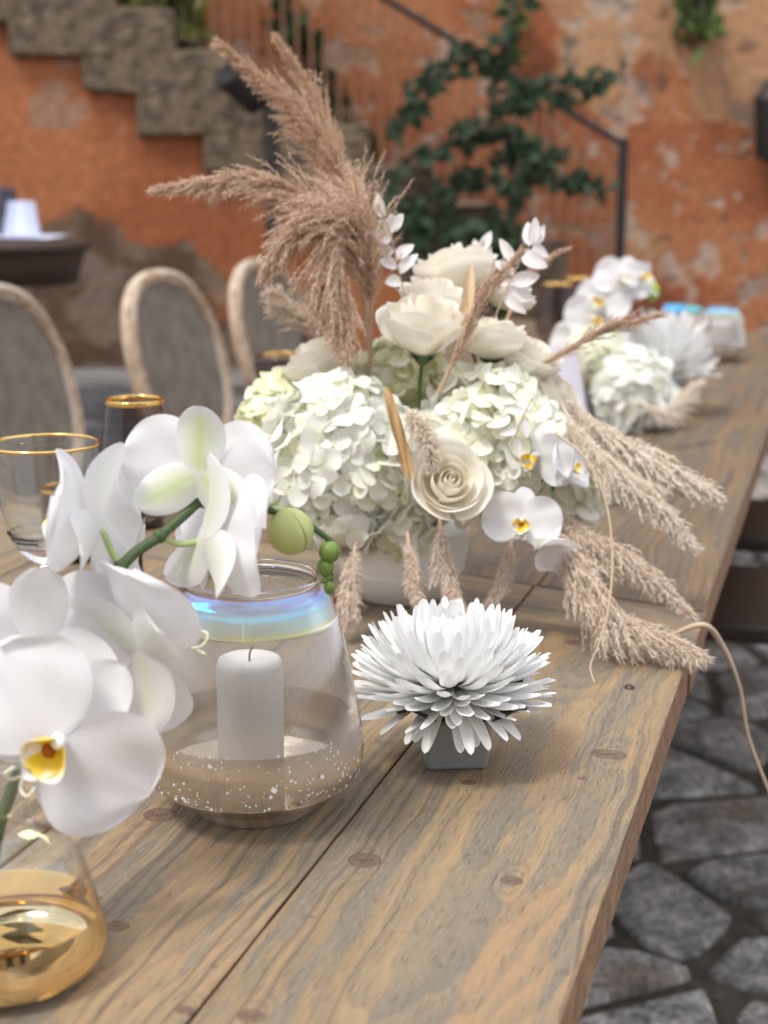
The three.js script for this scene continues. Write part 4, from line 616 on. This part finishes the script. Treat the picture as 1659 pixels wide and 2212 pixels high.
pampas('thin brown pampas spike behind the tall plume', [[790, 620, 1.68], [745, 380, 1.69], [690, 240, 1.7], [600, 90, 1.71]], { n: 80, len: 0.06, from: 0.35, mat: 0, spread: 0.3, droop: 0.1, tipLen: 0.5 });
pampas('small pale pampas tuft left of the cream rose', [[735, 790, 1.66], [690, 720, 1.66], [640, 680, 1.66], [592, 640, 1.66]], { n: 90, len: 0.045, from: 0.3, mat: 2, spread: 0.5, droop: 0.4, tipLen: 0.6 });
pampas('brown grass tuft standing between the roses', [[945, 850, 1.5], [985, 770, 1.495], [1030, 670, 1.49], [1110, 560, 1.49]], { n: 90, len: 0.05, from: 0.12, mat: 1, spread: 0.18, droop: 0.05, tipLen: 0.8, hair: 0.005 });
pampas('brown grass spike pointing right towards the second bouquet', [[1140, 810, 1.58], [1220, 760, 1.58], [1300, 715, 1.58], [1410, 685, 1.58]], { n: 70, len: 0.045, from: 0.1, mat: 1, spread: 0.2, droop: 0.05, tipLen: 0.8, hair: 0.005 });
pampas('brown grass spike slanting up right behind the leaf sprig', [[1090, 700, 1.66], [1140, 600, 1.67], [1185, 560, 1.68], [1220, 540, 1.68]], { n: 40, len: 0.04, from: 0.1, mat: 1, spread: 0.2, droop: 0.05, hair: 0.005 });
// pale plumes to the right and below
pampas('pale pampas plume sweeping right over the table edge', [[1190, 830, 1.6], [1260, 900, 1.57], [1370, 970, 1.54], [1530, 1060, 1.52]], { n: 200, len: 0.075, from: 0.1, mat: 3, spread: 0.45, droop: 0.45, side: V(0.1, -0.15, 0.05), tipLen: 0.6, hairs: 30 });
pampas('pale pampas plume hanging right above the grey vase', [[1200, 850, 1.58], [1260, 950, 1.54], [1370, 1040, 1.51], [1490, 1165, 1.5]], { n: 180, len: 0.07, from: 0.12, mat: 3, spread: 0.4, droop: 0.5, side: V(0.1, -0.2, 0.05), tipLen: 0.5, hairs: 30 });
pampas('pale pampas plume trailing down to the table edge', [[1150, 1110, 1.52], [1220, 1180, 1.47], [1300, 1300, 1.43], [1490, 1405, 1.395]], { n: 230, len: 0.08, from: 0.1, mat: 2, spread: 0.4, droop: 0.45, side: V(0.05, -0.15, 0.08), tipLen: 0.6, hairs: 32 });
pampas('pale pampas plume ending in a thin tip at the table joint', [[1180, 1090, 1.53], [1270, 1150, 1.49], [1360, 1200, 1.47], [1490, 1320, 1.46]], { n: 170, len: 0.065, from: 0.1, mat: 2, spread: 0.35, droop: 0.5, side: V(-0.1, -0.2, 0.06), tipLen: 0.35, hairs: 28 });
pampas('pale pampas plume hanging over the front of the bowl', [[950, 1100, 1.5], [955, 1180, 1.475], [975, 1260, 1.46], [1000, 1325, 1.45]], { n: 110, len: 0.045, from: 0.15, mat: 2, spread: 0.4, droop: 0.5, side: V(0, -0.2, 0.03) });
pampas('pale pampas tuft hanging left of the bowl behind the jar', [[770, 1170, 1.51], [760, 1230, 1.49], [755, 1290, 1.48], [752, 1335, 1.475]], { n: 90, len: 0.05, from: 0.1, mat: 2, spread: 0.4, droop: 0.5, side: V(0, -0.2, 0.02) });
pampas('thin pale grass strand hanging over the middle of the bowl', [[880, 1150, 1.49], [888, 1210, 1.475], [893, 1260, 1.47], [905, 1312, 1.465]], { n: 50, len: 0.03, from: 0.1, mat: 2, spread: 0.35, droop: 0.4 });
pampas('thin pale grass strand hanging right of the bowl', [[1110, 1150, 1.5], [1098, 1210, 1.49], [1080, 1265, 1.48], [1055, 1305, 1.475]], { n: 40, len: 0.03, from: 0.1, mat: 2, spread: 0.3, droop: 0.4 });
// bunny tail
pampas('soft cream bunny tail grass head beside the open rose', [[880, 885, 1.43], [905, 920, 1.425], [928, 965, 1.42], [935, 1015, 1.42]], { n: 620, len: 0.017, hair: 0.006, from: 0.02, mat: 3, spread: 3.2, droop: 0.1, hairs: 7, wid: 0.0006, tipLen: 0.8, name: 'bunny_tail_grass', cat: 'grass head' });
// dried leaves, blades, bleached sprigs
const straw = std({ color: lin(0.58, 0.40, 0.2), roughness: 0.7 }), strawPale = std({ color: lin(0.52, 0.40, 0.28), roughness: 0.75 }), bleached = plainPetal(0.84, 0.80, 0.79, 0.25), twig = std({ color: lin(0.4, 0.3, 0.2), roughness: 0.9 });
{
  const t = thing('palm_spear', 'golden dried palm spear standing between the hydrangea heads', 'dried leaf');
  for (const [a, b, w] of [[[832, 835, 1.44], [885, 1015, 1.435], 0.011], [[845, 850, 1.435], [878, 1035, 1.432], 0.007], [[860, 900, 1.43], [898, 1060, 1.43], 0.006]]) { const P = A(...a), Q = A(...b), L = P.distanceTo(Q), m = part('blade', petal(L, w, { cup: 0.5, bend: 0.05, wide: 0.5, fold: 0.4 }), straw, t); m.applyMatrix4(basis(camDir(Q), P.clone().sub(Q)).setPosition(Q)); }
  const t2 = thing('palm_spear', 'pale dried palm spear standing behind the opened rose', 'dried leaf'); { const P = A(1017, 572, 1.52), Q = A(1005, 720, 1.52), m = part('blade', petal(P.distanceTo(Q), 0.013, { cup: 0.3, bend: 0.03, wide: 0.45, fold: 0.3 }), std({ color: lin(0.72, 0.56, 0.36), roughness: 0.7 }), t2); m.applyMatrix4(basis(camDir(Q), P.clone().sub(Q)).setPosition(Q)); }
  const sprig = (label, path, leaves, L, w) => { const s = thing('bleached_leaf_sprig', label, 'leaf sprig', null, 'bleached leaf sprigs'); part('twig', tube(path.map((p) => A(...p)), 0.0009, 16, 6), twig, s); for (const [x, y, z, tx, ty, k = 1] of leaves) { const P = A(x, y, z), Q = A(tx, ty, z - 0.01), m = part('leaf', petal(P.distanceTo(Q) * 1.1, w * k * 0.9, { cup: 0.2, bend: R(-0.1, 0.25), wide: 0.42, wave: 0.06, round: 0.85 }), bleached, s); m.applyMatrix4(basis(facing(R(-0.7, 0.7), R(-0.3, 0.4), 1), Q.clone().sub(P)).setPosition(P)); } };
  sprig('bleached white leaf sprig rising beside the brown pampas', [[875, 640, 1.55], [860, 580, 1.55], [845, 510, 1.55], [815, 440, 1.55]], [[828, 470, 1.55, 805, 425], [838, 500, 1.55, 868, 465], [845, 520, 1.55, 805, 500], [850, 545, 1.55, 812, 535], [855, 560, 1.55, 880, 520], [858, 575, 1.55, 820, 565], [862, 590, 1.55, 890, 545], [866, 605, 1.55, 835, 612], [840, 505, 1.55, 845, 465]], 0.03, 0.015);
  sprig('bleached white leaf sprig with a star of leaves at its tip', [[1040, 760, 1.58], [1080, 660, 1.585], [1120, 570, 1.59], [1145, 530, 1.59]], [[1145, 530, 1.59, 1125, 480], [1148, 528, 1.59, 1160, 475], [1150, 530, 1.59, 1190, 490], [1150, 535, 1.59, 1190, 530], [1130, 550, 1.59, 1175, 572, 1.5], [1115, 570, 1.59, 1075, 525], [1110, 590, 1.59, 1070, 560], [1105, 610, 1.59, 1160, 595, 1.3], [1095, 625, 1.59, 1150, 640, 1.3], [1090, 640, 1.59, 1130, 670], [1100, 610, 1.59, 1060, 600]], 0.03, 0.014);
  sprig('bleached white leaf sprig low in front of the right hydrangea', [[1150, 860, 1.47], [1130, 900, 1.465], [1105, 960, 1.46]], [[1135, 890, 1.465, 1100, 880], [1128, 905, 1.465, 1150, 930], [1120, 925, 1.465, 1090, 935], [1112, 945, 1.465, 1135, 975]], 0.02, 0.01);
  sprig('bleached white leaf sprig behind the tall closed rose', [[1020, 620, 1.72], [1035, 560, 1.73], [1045, 520, 1.73]], [[1040, 545, 1.73, 1055, 500], [1036, 560, 1.73, 1020, 520], [1040, 570, 1.73, 1065, 545]], 0.02, 0.014);
  solo('grass_blade', tube([A(1205, 940, 1.45), A(1265, 990, 1.44), A(1305, 1070, 1.43), A(1322, 1180, 1.42), A(1315, 1310, 1.4), A(1290, 1400, 1.385), A(1275, 1440, 1.375), A(1288, 1484, 1.36)], (s) => 0.0016 - 0.0009 * s, 50, 6), strawPale, 'long tan grass blade hanging from the bouquet to the table', 'grass blade');
  solo('grass_blade', tube([A(1440, 1375, 1.45), A(1520, 1350, 1.44), A(1560, 1395, 1.46), A(1597, 1480, 1.48), A(1617, 1590, 1.5), A(1665, 1720, 1.52)], (s) => 0.0018 + 0.0016 * Math.sin(Math.PI * Math.min(1, s * 2.2)) * (s < 0.45 ? 1 : 0.2), 40, 6), strawPale, 'tan grass blade hanging over the edge of the table above the paving', 'grass blade');
}
// small grey vase behind, further bouquet
cubeVase(onY(1335, 1080, TOP), 0.075, 0.05, 0.3, 'grey blue square vase under the pale pampas behind the bouquet');
{
  hydrangea(A(1372, 845, 2.8), 0.075, 0.085, 0.07, 170, [hydMats[0]], 'white hydrangea of the second bouquet', { merged: true });
  hydrangea(A(1290, 770, 2.9), 0.06, 0.06, 0.06, 120, [hydMats[1]], 'greenish hydrangea of the second bouquet', { merged: true });
  cubeVase(onY(1300, 890, TOP), 0.09, 0.06, 0.2, 'dark grey square vase of the second bouquet');
  const t = thing('chrysanthemum', 'white chrysanthemum lying beyond the second hydrangea', 'flower', A(1435, 790, 3.0)); const [, geos] = mum(t, 200, 0.11, 0, true); part('petals', mergeGeometries(geos), mumMat, t).userData.kind = 'stuff';
  cubeVase(onY(1435, 830, TOP), 0.08, 0.03, 0.2, 'low grey vase under the far chrysanthemum');
  const sp = thing('orchid_spray', 'far spray of white orchids beyond the first bouquet', 'orchid'); part('stem', tube([A(1260, 860, 2.95), A(1250, 740, 2.95), A(1290, 650, 2.95), A(1350, 605, 2.95), A(1410, 628, 2.95)], 0.004, 24, 8), stemGreen, sp);
  for (const [x, y, r, u, tt, s] of [[1345, 605, 0, 0.2, 1, 1.2], [1300, 650, -0.4, 0.1, 1, 1.2], [1275, 690, 0.5, 0, 0.8, 1.2], [1300, 720, -0.2, 0.2, 1, 1.1], [1380, 600, 0.6, 0.3, 0.8, 1.1], [1245, 740, -0.3, 0, 1, 1.1]]) orchid(sp, A(x, y, 2.92), facing(r, u, tt), facing(0.2, 1, 0), s, { green: 0.15 });
  part('bud', new THREE.SphereGeometry(0.014, 12, 10).scale(1, 1.3, 1).translate(...A(1410, 630, 2.95).toArray()), std({ color: lin(0.35, 0.5, 0.05), roughness: 0.5 }), sp);
  pampas('pale pampas tip resting on the table beyond the grey vase', [[1380, 870, 2.6], [1430, 885, 2.58], [1510, 830, 2.62]], { n: 90, len: 0.06, from: 0.05, mat: 3, spread: 0.4, droop: 0.2 });
}
renderer.render(scene, camera);
